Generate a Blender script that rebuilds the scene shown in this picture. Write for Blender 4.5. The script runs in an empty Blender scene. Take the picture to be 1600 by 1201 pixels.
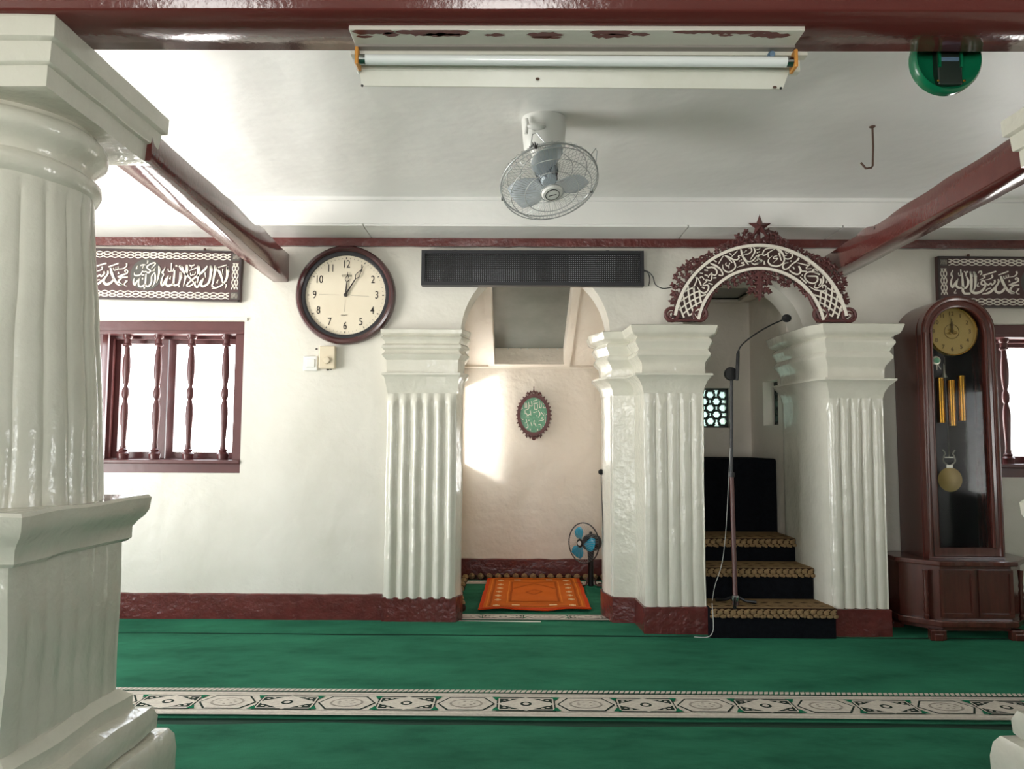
import bpy, bmesh, math, random
from math import sin, cos, pi, sqrt, radians, atan2
from mathutils import Vector, Matrix, noise
rnd = random.Random(7)
SC = bpy.context.scene
COL = SC.collection

# ------------------------------------------------------------------ camera
F = 1170.0; CZ = 1.08
_th = math.atan(89.5 / F); _yaw = math.atan(7 / F); _roll = radians(0.3)
CR = Matrix.Rotation(_yaw, 3, 'Z') @ Matrix.Rotation(pi / 2 + _th, 3, 'X') @ Matrix.Rotation(_roll, 3, 'Z')
cd = bpy.data.cameras.new('camera'); cam = bpy.data.objects.new('camera', cd); COL.objects.link(cam)
cd.sensor_width = 36; cd.lens = F / 1600 * 36; cd.clip_start = 0.05
cam.matrix_world = Matrix.Translation((0, 0, CZ)) @ CR.to_4x4()
SC.camera = cam

def ray(px, py): return CR @ Vector(((px - 800) / F, (600.5 - py) / F, -1))
def at(px, py, Y):                      # survey: point of the plane y = Y seen at a pixel
    d = ray(px, py); t = Y / d.y; return d.x * t, CZ + d.z * t
def fl(px, py, z=0.0):
    d = ray(px, py); t = (z - CZ) / d.z; return d.x * t, d.y * t

# ------------------------------------------------------------------ world, lights, exposure
W = bpy.data.worlds.new('sky'); SC.world = W; W.use_nodes = True
wn = W.node_tree.nodes; wl = W.node_tree.links
bg = wn['Background']; tc = wn.new('ShaderNodeTexCoord'); sx = wn.new('ShaderNodeSeparateXYZ'); cr = wn.new('ShaderNodeValToRGB')
wl.new(tc.outputs['Generated'], sx.inputs[0]); mr_ = wn.new('ShaderNodeMapRange'); mr_.inputs[1].default_value = -1; mr_.inputs[2].default_value = 1; wl.new(sx.outputs['Z'], mr_.inputs[0]); wl.new(mr_.outputs[0], cr.inputs[0]); wl.new(cr.outputs[0], bg.inputs[0])
# added ground glow below the horizon lifts the ceiling; dimmer hazy sky above
cr.color_ramp.elements[0].position = 0.44; cr.color_ramp.elements[0].color = (1, .985, .94, 1)
cr.color_ramp.elements[1].position = 0.56; cr.color_ramp.elements[1].color = (.36, .385, .41, 1)
bg.inputs[1].default_value = 20.5

def area(name, loc, direction, sx_, sy_, power, col=(1, 1, 1)):
    l = bpy.data.lights.new(name, 'AREA'); l.shape = 'RECTANGLE'; l.size = sx_; l.size_y = sy_; l.energy = power; l.color = col
    o = bpy.data.objects.new(name, l); COL.objects.link(o); o.location = loc
    o.rotation_euler = Vector(direction).to_track_quat('-Z', 'Z').to_euler(); return o
# the openings of the hall guide the sampling of the sky (portals emit nothing themselves)
def portal(name, loc, direction, sx_, sy_):
    o = area(name, loc, direction, sx_, sy_, 1); o.data.cycles.is_portal = True; return o
portal('opening_left_door', (-3.92, 2.65, 1.12), (1, 0, 0), 1.95, 2.0)
portal('opening_rear_door', (-2.7, -3.52, 1.15), (0, 1, 0), 1.1, 2.1)
portal('opening_rear_door.001', (-.08, -3.52, 1.15), (0, 1, 0), 1.1, 2.1)
portal('opening_right_added', (4.62, 1.3, 1.17), (-1, 0, 0), 1.45, 1.4)  # added opening out of view, sized for fill light from the right
portal('opening_window_left', (-2.14, 4.84, 1.34), (0, -1, 0), 1.02, .98)
portal('opening_window_right', (3.02, 4.84, 1.34), (0, -1, 0), 1.02, .98)
area('daylight_niche_left', (-1.05, 4.98, 1.24), (1, 1, -.03), .12, .12, 26)
SC.view_settings.view_transform = 'Standard'; SC.view_settings.look = 'None'
SC.view_settings.gamma = 1; SC.view_settings.use_curve_mapping = False
SC.view_settings.exposure = 0.0
try:
    SC.cycles.use_denoising = True; SC.cycles.denoiser = 'OPENIMAGEDENOISE'
    SC.cycles.max_bounces = 8; SC.cycles.diffuse_bounces = 5; SC.cycles.transparent_max_bounces = 12
    SC.cycles.sample_clamp_indirect = 6; SC.cycles.caustics_reflective = False; SC.cycles.caustics_refractive = False
except Exception: pass

# ------------------------------------------------------------------ materials
def lin(h):
    h = h.lstrip('#'); o = []
    for i in (0, 2, 4):
        c = int(h[i:i + 2], 16) / 255
        o.append(c / 12.92 if c < .04045 else ((c + .055) / 1.055) ** 2.4)
    return (*o, 1)
def mat(name, hexa, rough=.5, metal=0, spec=.5, bump=None, var=None, coat=0, emis=None):
    """bump = list of (scale, distance); var = (scale, hex2, contrast)"""
    m = bpy.data.materials.new(name); m.use_nodes = True
    nt = m.node_tree; n = nt.nodes; l = nt.links; b = n['Principled BSDF']
    b.inputs['Base Color'].default_value = lin(hexa); b.inputs['Roughness'].default_value = rough
    b.inputs['Metallic'].default_value = metal; b.inputs['Specular IOR Level'].default_value = spec
    b.inputs['Coat Weight'].default_value = coat; b.inputs['Coat Roughness'].default_value = .12
    t = n.new('ShaderNodeTexCoord'); src = t.outputs['Object']
    if var:
        nz = n.new('ShaderNodeTexNoise'); nz.inputs['Scale'].default_value = var[0]; nz.inputs['Detail'].default_value = 6; nz.inputs['Roughness'].default_value = .62
        if len(var) > 3:
            mp = n.new('ShaderNodeMapping'); mp.inputs['Scale'].default_value = var[3]; l.new(src, mp.inputs[0]); l.new(mp.outputs[0], nz.inputs[0])
        else: l.new(src, nz.inputs[0])
        r = n.new('ShaderNodeValToRGB'); c = var[2]
        r.color_ramp.elements[0].position = .5 - c; r.color_ramp.elements[1].position = .5 + c
        r.color_ramp.elements[0].color = lin(hexa); r.color_ramp.elements[1].color = lin(var[1])
        l.new(nz.outputs[0], r.inputs[0]); l.new(r.outputs[0], b.inputs['Base Color'])
    if bump:
        prev = None
        for s, d in bump:
            nz = n.new('ShaderNodeTexNoise'); nz.inputs['Scale'].default_value = s; nz.inputs['Detail'].default_value = 4
            l.new(src, nz.inputs[0]); bp = n.new('ShaderNodeBump'); bp.inputs['Distance'].default_value = d
            l.new(nz.outputs[0], bp.inputs['Height'])
            if prev: l.new(prev.outputs[0], bp.inputs['Normal'])
            prev = bp
        l.new(prev.outputs[0], b.inputs['Normal'])
    if emis:
        b.inputs['Emission Color'].default_value = lin(emis[0]); b.inputs['Emission Strength'].default_value = emis[1]
    return m
M = {}
M['plaster'] = mat('white_gloss_plaster', '#d0ccc1', .34, bump=[(2.2, .02), (10, .005), (60, .001)], var=(2.4, '#dad6cd', .2))
M['pillar'] = mat('thick_white_gloss_paint', '#cbc8bb', .14, bump=[(5, .012), (36, .0025)], var=(6, '#d5d2c6', .25))
M['ceiling'] = mat('ceiling_white', '#ebeae7', .42, bump=[(1.5, .03), (9, .003)], var=(2, '#e4e3e1', .3))
M['nicheplaster'] = mat('niche_plaster', '#e2dace', .4, bump=[(4, .02), (20, .004)], var=(4, '#dad1c5', .3))
M['redbase'] = mat('dark_red_gloss_paint', '#69302c', .25, bump=[(12, .008), (50, .003)], var=(9, '#4f2422', .3))
M['beam'] = mat('red_brown_beam_paint', '#66322d', .13, bump=[(3, .002), (60, .0006)], var=(5, '#5a2826', .3, (.4, 4, 4)))
M['wood'] = mat('mahogany', '#5f2f27', .25, bump=[(40, .0006)], var=(6, '#41201a', .3, (6, 6, .6)), coat=.4)
M['windowwood'] = mat('plum_brown_window_paint', '#5e3434', .3, bump=[(20, .001)], var=(8, '#4e2b2c', .3))
def carpet(name, a, b_):
    m = mat(name, a, .95, spec=.15, var=(1.7, b_, .17, (1, 2.2, 1)), bump=[(9, .012), (350, .004)])
    p = m.node_tree.nodes['Principled BSDF']; p.inputs['Sheen Weight'].default_value = .35; p.inputs['Sheen Roughness'].default_value = .4
    p.inputs['Sheen Tint'].default_value = lin('#59d6a4'); return m
M['carpet'] = carpet('green_pile_carpet', '#113a2c', '#2b6950')
M['carpet_edge'] = mat('carpet_dark_edge', '#0a3424', .95)
M['white_pile'] = mat('carpet_cream_print', '#d9d2c6', .95, spec=.1, bump=[(300, .002)], var=(60, '#c3bab0', .2))
M['print_dark'] = mat('carpet_dark_print', '#26332c', .95, spec=.1)
M['print_grey'] = mat('carpet_grey_print', '#8d857c', .95, spec=.1, var=(90, '#b3aba0', .15))
M['print_green'] = mat('carpet_green_print', '#16694a', .95, spec=.1)
M['stair_black'] = mat('black_pile', '#0b0c10', .95, spec=.1, bump=[(250, .003)], var=(40, '#14161b', .2))
M['tan'] = mat('tan_leaf_pile', '#957c5b', .9, spec=.1, bump=[(200, .002)], var=(60, '#7c6446', .2))
M['tan_dark'] = mat('dark_brown_pile', '#35261c', .95, spec=.1)
M['rug'] = mat('orange_rug', '#d2691f', .9, spec=.15, bump=[(260, .002)], var=(12, '#c25c18', .3))
M['rug_red'] = mat('rug_red_border', '#c23f13', .9, spec=.15, bump=[(260, .002)])
M['rug_light'] = mat('rug_cream_print', '#e3b98b', .9, spec=.1)
M['rug_line'] = mat('rug_brown_print', '#a8501a', .9, spec=.1)
M['rug_pale'] = mat('rug_pale_orange', '#dd8030', .9, spec=.1)
M['sign'] = mat('black_sign_frame', '#1b1b20', .45)
M['sign_face'] = mat('black_louvre', '#08090b', .6)
M['led'] = mat('clear_led', '#a9aab2', .3)
M['cream_letter'] = mat('cream_letter_paint', '#e6dfd3', .5)
M['board'] = mat('brown_board', '#4a2a2a', .35, var=(5, '#40302f', .25), bump=[(60, .0005)])
M['board_dark'] = mat('dark_board_frame', '#2f2222', .4)
M['board_grey'] = mat('grey_inlay', '#46443f', .4)
M['arch_dark'] = mat('dark_arch_board', '#3a211e', .45)
M['carving'] = mat('red_brown_carving', '#4c2524', .4, var=(14, '#5e3130', .25), bump=[(40, .004)])
M['clockface'] = mat('ivory_dial', '#e3d9c5', .35, var=(4, '#dccfb8', .3))
M['clockrim'] = mat('brown_clock_rim', '#492729', .2, coat=.5)
M['ink'] = mat('dark_ink', '#2b2320', .5)
M['ink_light'] = mat('grey_ink', '#8b8174', .5)
M['brass'] = mat('polished_brass', '#c8973c', .18, metal=1)
M['gold'] = mat('gold_dial', '#cdb26e', .35, metal=.15, var=(5, '#bfa25a', .3))
M['gold_ink'] = mat('worn_gold_numeral', '#6b5526', .5)
M['black'] = mat('black_plastic', '#101012', .35)
M['blackmat'] = mat('black_foam', '#0c0c0d', .9, bump=[(400, .001)])
M['whiteplastic'] = mat('white_plastic', '#dcdcd8', .3)
M['aged'] = mat('aged_cream_plastic', '#d3c6ae', .35)
M['wire'] = mat('guard_wire', '#a5a8a8', .35, metal=.4)
M['blade'] = mat('pale_blue_blade', '#bcc8d2', .3)
M['tube'] = mat('fluorescent_tube_off', '#e9edec', .15)
M['enamel'] = mat('cream_enamel', '#dad9cf', .3, var=(9, '#d0cfc2', .2))
M['orangecap'] = mat('orange_lamp_holder', '#d09043', .4)
M['fixtureboard'] = mat('white_board_paint', '#d6d1c6', .35)
M['redpaint'] = mat('red_paint_smear', '#6a2a20', .3)
M['primer_grey'] = mat('grey_primer', '#8e8781', .5)  # even grey coat of the strip on the mounting board
M['darkgreen'] = mat('green_clock_plastic', '#0e6a47', .2)
M['bluegrey'] = mat('battery_label', '#5f7890', .4)
M['iron'] = mat('rusty_iron', '#5b4338', .6, metal=.3)
M['pale'] = mat('pale_metal', '#b9b6a8', .3, metal=.6)
M['lattice'] = mat('dark_green_lattice', '#232e28', .4)
M['cyan'] = mat('cyan_blade', '#1f9cc0', .2)
M['medal_green'] = mat('green_plaque_field', '#2f7a52', .3, var=(60, '#5c9a78', .15))
M['cable_white'] = mat('white_cable', '#c9c9c4', .4)
M['stand_brown'] = mat('brown_stand_paint', '#53302b', .35)
M['chrome'] = mat('chrome', '#b8bcbd', .15, metal=1)
M['crack'] = mat('dark_crack', '#3b3430', .8)
def glass(name, hexa, alpha, rough=.03, tint='#ffffff'):
    m = bpy.data.materials.new(name); m.use_nodes = True; nt = m.node_tree; n = nt.nodes; l = nt.links
    n.remove(n['Principled BSDF']); out = n['Material Output']
    t = n.new('ShaderNodeBsdfTransparent'); t.inputs[0].default_value = lin(tint)
    g = n.new('ShaderNodeBsdfPrincipled'); g.inputs['Base Color'].default_value = lin(hexa); g.inputs['Roughness'].default_value = rough
    mx = n.new('ShaderNodeMixShader'); mx.inputs[0].default_value = alpha
    l.new(t.outputs[0], mx.inputs[1]); l.new(g.outputs[0], mx.inputs[2]); l.new(mx.outputs[0], out.inputs[0]); return m
M['pane'] = glass('window_glass', '#ffffff', .06)
M['caseglass'] = glass('clock_case_glass', '#15181a', .14, .05)
M['hatchglass'] = mat('dusty_hatch_glass', '#7d7f79', .3, var=(4, '#5f625c', .3))
M['lattice_pane'] = glass('sky_dimming_pane', '#ffffff', .05, .03, '#93a19b')  # mint tint stands in for the outside and dims the sky behind
M['fanguard'] = glass('fan_blur_free_blade', '#c9d2da', .55, .2)

# ------------------------------------------------------------------ mesh builder
class MB:
    def __init__(s): s.v = []; s.f = []; s.m = []; s.cur = 0
    def add(s, vs, fs, mi=None):
        b = len(s.v); s.v += [Vector(v) for v in vs]; mi = s.cur if mi is None else mi
        for f in fs: s.f.append([b + i for i in f]); s.m.append(mi)
        return s
    def box(s, x0, x1, y0, y1, z0, z1, mi=None):
        vs = [(x, y, z) for x in (x0, x1) for y in (y0, y1) for z in (z0, z1)]
        return s.add(vs, [(0, 1, 3, 2), (4, 6, 7, 5), (0, 4, 5, 1), (2, 3, 7, 6), (0, 2, 6, 4), (1, 5, 7, 3)], mi)
    def hexa(s, a, b, mi=None):         # two 4-point loops (bottom ring a, top ring b)
        return s.add(list(a) + list(b), [(3, 2, 1, 0), (4, 5, 6, 7), (0, 1, 5, 4), (1, 2, 6, 5), (2, 3, 7, 6), (3, 0, 4, 7)], mi)
    def prism(s, poly, y0, y1, mi=None):   # poly in (x,z), extruded along y; convex or fan-safe
        n = len(poly); vs = [(x, y0, z) for x, z in poly] + [(x, y1, z) for x, z in poly]
        fs = [list(range(n)), list(range(2 * n - 1, n - 1, -1))] + [(i, i + n, (i + 1) % n + n, (i + 1) % n) for i in range(n)]
        return s.add(vs, fs, mi)
    def slab(s, poly, z0, z1, mi=None):    # poly in (x,y), extruded along z
        n = len(poly); vs = [(x, y, z0) for x, y in poly] + [(x, y, z1) for x, y in poly]
        fs = [list(range(n - 1, -1, -1)), list(range(n, 2 * n))] + [(i, (i + 1) % n, (i + 1) % n + n, i + n) for i in range(n)]
        return s.add(vs, fs, mi)
    def tube(s, pts, r, n=8, mi=None, closed=False):
        pts = [Vector(p) for p in pts]; N = len(pts); rr = r if isinstance(r, (list, tuple)) else [r] * N
        vs = []; up = None
        for i, p in enumerate(pts):
            if closed: t = pts[(i + 1) % N] - pts[i - 1]
            else: t = pts[min(i + 1, N - 1)] - pts[max(i - 1, 0)]
            t = t.normalized() if t.length > 1e-9 else Vector((0, 0, 1))
            if up is None:
                up = t.orthogonal().normalized()
            up = (up - t * up.dot(t)); up = up.normalized() if up.length > 1e-6 else t.orthogonal().normalized()
            w = t.cross(up)
            for k in range(n):
                a = 2 * pi * k / n; vs.append(p + (up * cos(a) + w * sin(a)) * rr[i])
        fs = []
        for i in range(N if closed else N - 1):
            j = (i + 1) % N
            for k in range(n): fs.append((i * n + k, i * n + (k + 1) % n, j * n + (k + 1) % n, j * n + k))
        if not closed: fs += [list(range(n - 1, -1, -1)), [(N - 1) * n + k for k in range(n)]]
        return s.add(vs, fs, mi)
    def lathe(s, prof, c=(0, 0, 0), axis=(0, 0, 1), n=24, mi=None, sy=1.0):
        q = Vector((0, 0, 1)).rotation_difference(Vector(axis).normalized()); c = Vector(c); vs = []
        for r, h in prof:
            for k in range(n):
                a = 2 * pi * k / n; vs.append(c + q @ Vector((r * cos(a), r * sin(a) * sy, h)))
        fs = []
        for i in range(len(prof) - 1):
            for k in range(n): fs.append((i * n + k, i * n + (k + 1) % n, (i + 1) * n + (k + 1) % n, (i + 1) * n + k))
        if prof[0][0] > 1e-5: fs.append(list(range(n - 1, -1, -1)))
        if prof[-1][0] > 1e-5: fs.append([(len(prof) - 1) * n + k for k in range(n)])
        return s.add(vs, fs, mi)
    def ball(s, c, r, n=12, mi=None, sc=(1, 1, 1)):
        vs = []; m = n // 2; c = Vector(c)
        for i in range(m + 1):
            t = pi * i / m
            for k in range(n):
                a = 2 * pi * k / n; vs.append(c + Vector((r * sin(t) * cos(a) * sc[0], r * sin(t) * sin(a) * sc[1], r * cos(t) * sc[2])))
        fs = [(i * n + k, (i + 1) * n + k, (i + 1) * n + (k + 1) % n, i * n + (k + 1) % n) for i in range(m) for k in range(n)]
        return s.add(vs, fs, mi)
    def loft(s, secs, mi=None, mf=None, cap=False):
        n = len(secs[0]); vs = [p for sec in secs for p in sec]; b = len(s.v); s.v += [Vector(v) for v in vs]
        for i in range(len(secs) - 1):
            for k in range(n - 1):
                s.f.append([b + i * n + k, b + i * n + k + 1, b + (i + 1) * n + k + 1, b + (i + 1) * n + k])
                s.m.append(mf(secs[i][k], secs[i + 1][k]) if mf else (s.cur if mi is None else mi))
        if cap:
            s.f.append([b + k for k in range(n)][::-1]); s.m.append(0); s.f.append([b + (len(secs) - 1) * n + k for k in range(n)]); s.m.append(0)
        return s
    def ribbon(s, pts, w, y0, y1, mi=None, smooth=True):   # stroke in the (x,z) plane with a width per point, raised y0..y1
        if smooth and len(pts) > 2: pts, w = catmull(pts, w, 5)
        N = len(pts); L = []; R = []
        for i in range(N):
            a = pts[max(i - 1, 0)]; c = pts[min(i + 1, N - 1)]; dx, dz = c[0] - a[0], c[1] - a[1]; l = math.hypot(dx, dz) or 1
            nx, nz = -dz / l, dx / l; h = w[i] / 2
            L.append((pts[i][0] + nx * h, pts[i][1] + nz * h)); R.append((pts[i][0] - nx * h, pts[i][1] - nz * h))
        vs = []
        for l_, r_ in zip(L, R): vs += [(l_[0], y0, l_[1]), (r_[0], y0, r_[1]), (l_[0], y1, l_[1]), (r_[0], y1, r_[1])]
        fs = []
        for i in range(N - 1):
            a = 4 * i; b = a + 4
            fs += [(a + 2, a + 3, b + 3, b + 2), (a + 2, b + 2, b, a), (a + 1, b + 1, b + 3, a + 3)]
        fs += [(0, 1, 3, 2), (4 * N - 4, 4 * N - 2, 4 * N - 1, 4 * N - 3)]
        return s.add(vs, fs, mi)
    def jitter(s, amp, sc=3.0, seed=0, z=True):
        for v in s.v:
            n_ = noise.noise_vector(v * sc + Vector((seed, seed, seed))) * amp
            if not z: n_.z = 0
            v += n_
        return s
    def xf(s, m, start=0):
        for i in range(start, len(s.v)): s.v[i] = m @ s.v[i]
        return s
    def build(s, name, mats, parent=None, loc=None, smooth=True, ang=35, rot=None, fixn=False, bevel=0):
        me = bpy.data.meshes.new(name); me.from_pydata([tuple(v) for v in s.v], [], s.f)
        if not isinstance(mats, (list, tuple)): mats = [mats]
        for m in mats: me.materials.append(M[m] if isinstance(m, str) else m)
        if len(mats) > 1: me.polygons.foreach_set('material_index', s.m)
        if fixn:
            bm = bmesh.new(); bm.from_mesh(me); bmesh.ops.remove_doubles(bm, verts=bm.verts, dist=1e-6); bmesh.ops.recalc_face_normals(bm, faces=bm.faces); bm.to_mesh(me); bm.free()
        if smooth:
            me.polygons.foreach_set('use_smooth', [True] * len(me.polygons)); me.set_sharp_from_angle(angle=radians(ang))
        me.update()
        o = bpy.data.objects.new(name, me); COL.objects.link(o)
        if parent: o.parent = parent
        if loc: o.location = loc
        if rot: o.rotation_euler = rot
        if bevel:
            md = o.modifiers.new('edge', 'BEVEL'); md.width = bevel; md.segments = 2; md.limit_method = 'ANGLE'
        return o
def catmull(pts, w, k):
    P = []; Wd = []; n = len(pts)
    for i in range(n - 1):
        p0, p1, p2, p3 = pts[max(i - 1, 0)], pts[i], pts[i + 1], pts[min(i + 2, n - 1)]
        for j in range(k):
            t = j / k; t2 = t * t; t3 = t2 * t
            P.append(tuple(.5 * (2 * p1[c] + (p2[c] - p0[c]) * t + (2 * p0[c] - 5 * p1[c] + 4 * p2[c] - p3[c]) * t2 + (3 * p1[c] - p0[c] - 3 * p2[c] + p3[c]) * t3) for c in range(len(p1))))
            Wd.append(w[i] * (1 - t) + w[i + 1] * t)
    P.append(tuple(pts[-1])); Wd.append(w[-1]); return P, Wd
def spline(pts, k=6): return catmull(pts, [0] * len(pts), k)[0]
def empty(name, loc, label=None, cat=None, group=None, kind=None, rz=0):
    o = bpy.data.objects.new(name, None); COL.objects.link(o); o.location = loc; o.rotation_euler = (0, 0, rz); o.empty_display_size = .1
    tag(o, label, cat, group, kind); return o
def tag(o, label=None, cat=None, group=None, kind=None):
    if label: o['label'] = label
    if cat: o['category'] = cat
    if group: o['group'] = group
    if kind: o['kind'] = kind
    return o
def plate(loops, depth, name, mats, parent=None, y=0.0, flipm=None, fixloc=None, res=12):
    """outer and inner loops in (x,z), filled with holes, thickness depth, FRONT face at y"""
    cu = bpy.data.curves.new(name, 'CURVE'); cu.dimensions = '2D'; cu.fill_mode = 'BOTH'; cu.extrude = depth / 2
    for lp in loops:
        sp = cu.splines.new('POLY'); sp.points.add(len(lp) - 1)
        for i, p in enumerate(lp): sp.points[i].co = (p[0], p[1], 0, 1)
        sp.use_cyclic_u = True
    ob = bpy.data.objects.new('tmp', cu); me = bpy.data.meshes.new_from_object(ob); bpy.data.objects.remove(ob); bpy.data.curves.remove(cu)
    me.transform(Matrix(((1, 0, 0, 0), (0, 0, -1, y + depth / 2), (0, 1, 0, 0), (0, 0, 0, 1))))
    if flipm: me.transform(flipm)
    me.name = name; me.materials.clear()
    if not isinstance(mats, (list, tuple)): mats = [mats]
    for m in mats: me.materials.append(M[m])
    bm = bmesh.new(); bm.from_mesh(me); bmesh.ops.remove_doubles(bm, verts=bm.verts, dist=1e-6); bmesh.ops.recalc_face_normals(bm, faces=bm.faces); bm.to_mesh(me); bm.free()
    me.polygons.foreach_set('use_smooth', [True] * len(me.polygons)); me.set_sharp_from_angle(angle=radians(30))
    o = bpy.data.objects.new(name, me); COL.objects.link(o)
    if parent: o.parent = parent
    if fixloc: o.location = fixloc
    return o
def textmesh(txt, size, x, z, y, mname, name, parent, rot=0, ext=.001, bold=0, sxx=1.0):
    cu = bpy.data.curves.new(name, 'FONT'); cu.body = txt; cu.size = size; cu.align_x = 'CENTER'; cu.align_y = 'CENTER'; cu.extrude = ext; cu.offset = bold
    ob = bpy.data.objects.new('tmp', cu); me = bpy.data.meshes.new_from_object(ob); bpy.data.objects.remove(ob); bpy.data.curves.remove(cu)
    me.transform(Matrix.Translation((x, y, z)) @ Matrix.Rotation(-rot, 4, 'Y') @ Matrix(((sxx, 0, 0, 0), (0, 0, -1, 0), (0, 1, 0, 0), (0, 0, 0, 1))))
    me.materials.clear(); me.materials.append(M[mname]); me.name = name
    o = bpy.data.objects.new(name, me); COL.objects.link(o)
    if parent: o.parent = parent
    return o
def circ(cx, cz, r, n=40, a0=0, a1=2 * pi, rz=None):
    rz = rz or r; full = abs(a1 - a0 - 2 * pi) < 1e-6
    return [(cx + r * cos(a0 + (a1 - a0) * i / (n if full else n - 1)), cz + rz * sin(a0 + (a1 - a0) * i / (n if full else n - 1))) for i in range(n)]
def rect(x0, x1, z0, z1): return [(x0, z0), (x1, z0), (x1, z1), (x0, z1)]

# ================================================================== THE SETTING
YW = 4.58            # room face of the mihrab wall
YT = 4.82            # its outer face
ZC = 2.50            # ceiling
XL, XR, YB = -3.7, 4.4, -3.3
# floor (bare, under the carpets)
tag(MB().box(XL, XR, YB, YT + .05, -.1, 0).build('floor', 'carpet_edge', smooth=False), kind='structure')
tag(MB().box(XL, XR, YB, 4.30, ZC, ZC + .1).build('ceiling', 'ceiling', smooth=False), kind='structure')
# openings of the mihrab wall
nx0, nx1 = -.345, .575; ncx = (nx0 + nx1) / 2; nr = (nx1 - nx0) / 2; nspring = 1.74
mx0, mx1 = 1.012, 1.768; mcx = (mx0 + mx1) / 2; mr = (mx1 - mx0) / 2
wx0, wx1 = -2.62, at(379, 600, YW)[0]; wz0, wz1 = at(372, 739, YW)[1], at(385, 502, YW)[1]
vx0, vx1 = 2.52, 3.52
def arch(x0, x1, spring, n=28, rz=None):
    c = (x0 + x1) / 2; r = (x1 - x0) / 2
    return [(x0, 0.0), (x1, 0.0)] + circ(c, spring, r, n, 0, pi, rz)
wall = plate([[(XL, 0), (nx0, 0)] + circ(ncx, nspring, nr, 28, pi, 0) + [(nx1, 0), (mx0, 0)] + circ(mcx, 1.72, mr, 28, pi, 0) + [(mx1, 0), (XR, 0), (XR, 2.6), (XL, 2.6)],
              rect(wx0, wx1, wz0, wz1), rect(vx0, vx1, wz0, wz1)], YT - YW, 'wall_front', 'plaster', y=YW)
tag(wall, kind='structure')
# side and rear walls with openings sized for the light (behind and beside the viewer)
def side_wall(name, x, th, holes):
    o = plate([rect(YB, 4.7, 0, 2.6)] + [rect(*h) for h in holes], th, name, 'plaster', y=0)
    o.data.transform(Matrix(((0, 1, 0, x), (1, 0, 0, 0), (0, 0, 1, 0), (0, 0, 0, 1)))); o.data.flip_normals(); return tag(o, kind='structure')
side_wall('wall_left', XL - .2, .2, [(1.7, 3.6, .15, 2.1)])
side_wall('wall_right', XR, .2, [(.9, 1.7, .6, 1.6)])
tag(plate([rect(XL, XR, 0, 2.6), rect(-3.1, -2.3, .12, 2.15), rect(-.5, .35, .12, 2.15)], .2, 'wall_rear', 'plaster', y=YB - .2), kind='structure')
# base paint of the long wall
def base_strip(name, x0, x1, h=.165, y=YW):
    n = max(4, int((x1 - x0) / .05)); mb = MB(); secs = []
    top = [h + .006 * noise.noise(Vector((x0 + i * .05, 3, 1)) * 9) for i in range(n + 1)]
    for zf, yo in ((0, -.012), (.96, -.014), (1.0, .004)):
        secs.append([(x0 + (x1 - x0) * i / n, y + yo, top[i] * zf) for i in range(n + 1)])
    mb.loft(secs); return tag(mb.build(name, 'redbase'), kind='structure')
base_strip('baseboard_front', XL, -.8); base_strip('baseboard_front.001', 2.04, XR)
# cornice box over the wall: grey boards underneath, fascia, red rail
def zrow(y, Y): return at(850, y, Y)[1]
YF = 4.28; zs = zrow(350, YF)
mb = MB(); mb.box(XL, XR, YF, YW + .02, zs, 2.6); mb.jitter(.004, 2)
fas = tag(mb.build('trim_1', 'ceiling', smooth=False), kind='structure')
mbx = [XL, -.9, at(1076, 352, YF)[0], at(1318, 352, YF)[0], XR]
for i in range(4):
    b = MB().box(mbx[i] + .004, mbx[i + 1] - .004, YF + .006, YW, zs - .012, zs + .001).build('soffit_board', 'ceiling', fas, smooth=False)
mb = MB(); n = 120; za, zb = zrow(385, YW - .03), zrow(372, YW - .03)
secs = []
for dz, dy in ((za, .0), (za, -.03), (zb, -.035), (zb, 0)):
    secs.append([(XL + (XR - XL) * i / n, YW + dy, dz + .004 * noise.noise(Vector((i * .9, dz, 0)))) for i in range(n + 1)])
mb.loft(secs); tag(mb.build('trim_2', 'redbase'), kind='structure')
# cove strip where ceiling meets the fascia
MB().box(XL, XR, YF - .02, YF + .01, ZC - .02, ZC + .01).build('cornice_lip', 'ceiling', fas, smooth=False)

# --- niche (mihrab): side walls, back wall, sloped ceiling
NB = 5.98; NXL, NXR = -.44, .70
def box_struct(name, args, m='nicheplaster'): return tag(MB().box(*args).build(name, m, smooth=False), kind='structure')
box_struct('wall_niche_back', (NXL - .1, NXR + .1, NB, NB + .1, 0, 2.5))
o = plate([rect(YT, NB, 0, 2.5), rect(5.52, 5.93, .92, 1.5)], .1, 'wall_niche_left', 'nicheplaster'); o.data.transform(Matrix(((0, 1, 0, NXL - .1), (1, 0, 0, 0), (0, 0, 1, 0), (0, 0, 0, 1)))); tag(o, kind='structure')
o = plate([rect(YT, NB, 0, 2.5), rect(5.35, 5.8, .7, 1.2)], .1, 'wall_niche_right', 'nicheplaster'); o.data.transform(Matrix(((0, 1, 0, NXR), (1, 0, 0, 0), (0, 0, 1, 0), (0, 0, 0, 1)))); tag(o, kind='structure')
box_struct('floor_niche', (NXL - .1, NXR + .1, YW + .05, NB, -.1, .0), 'carpet_edge')
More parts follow.
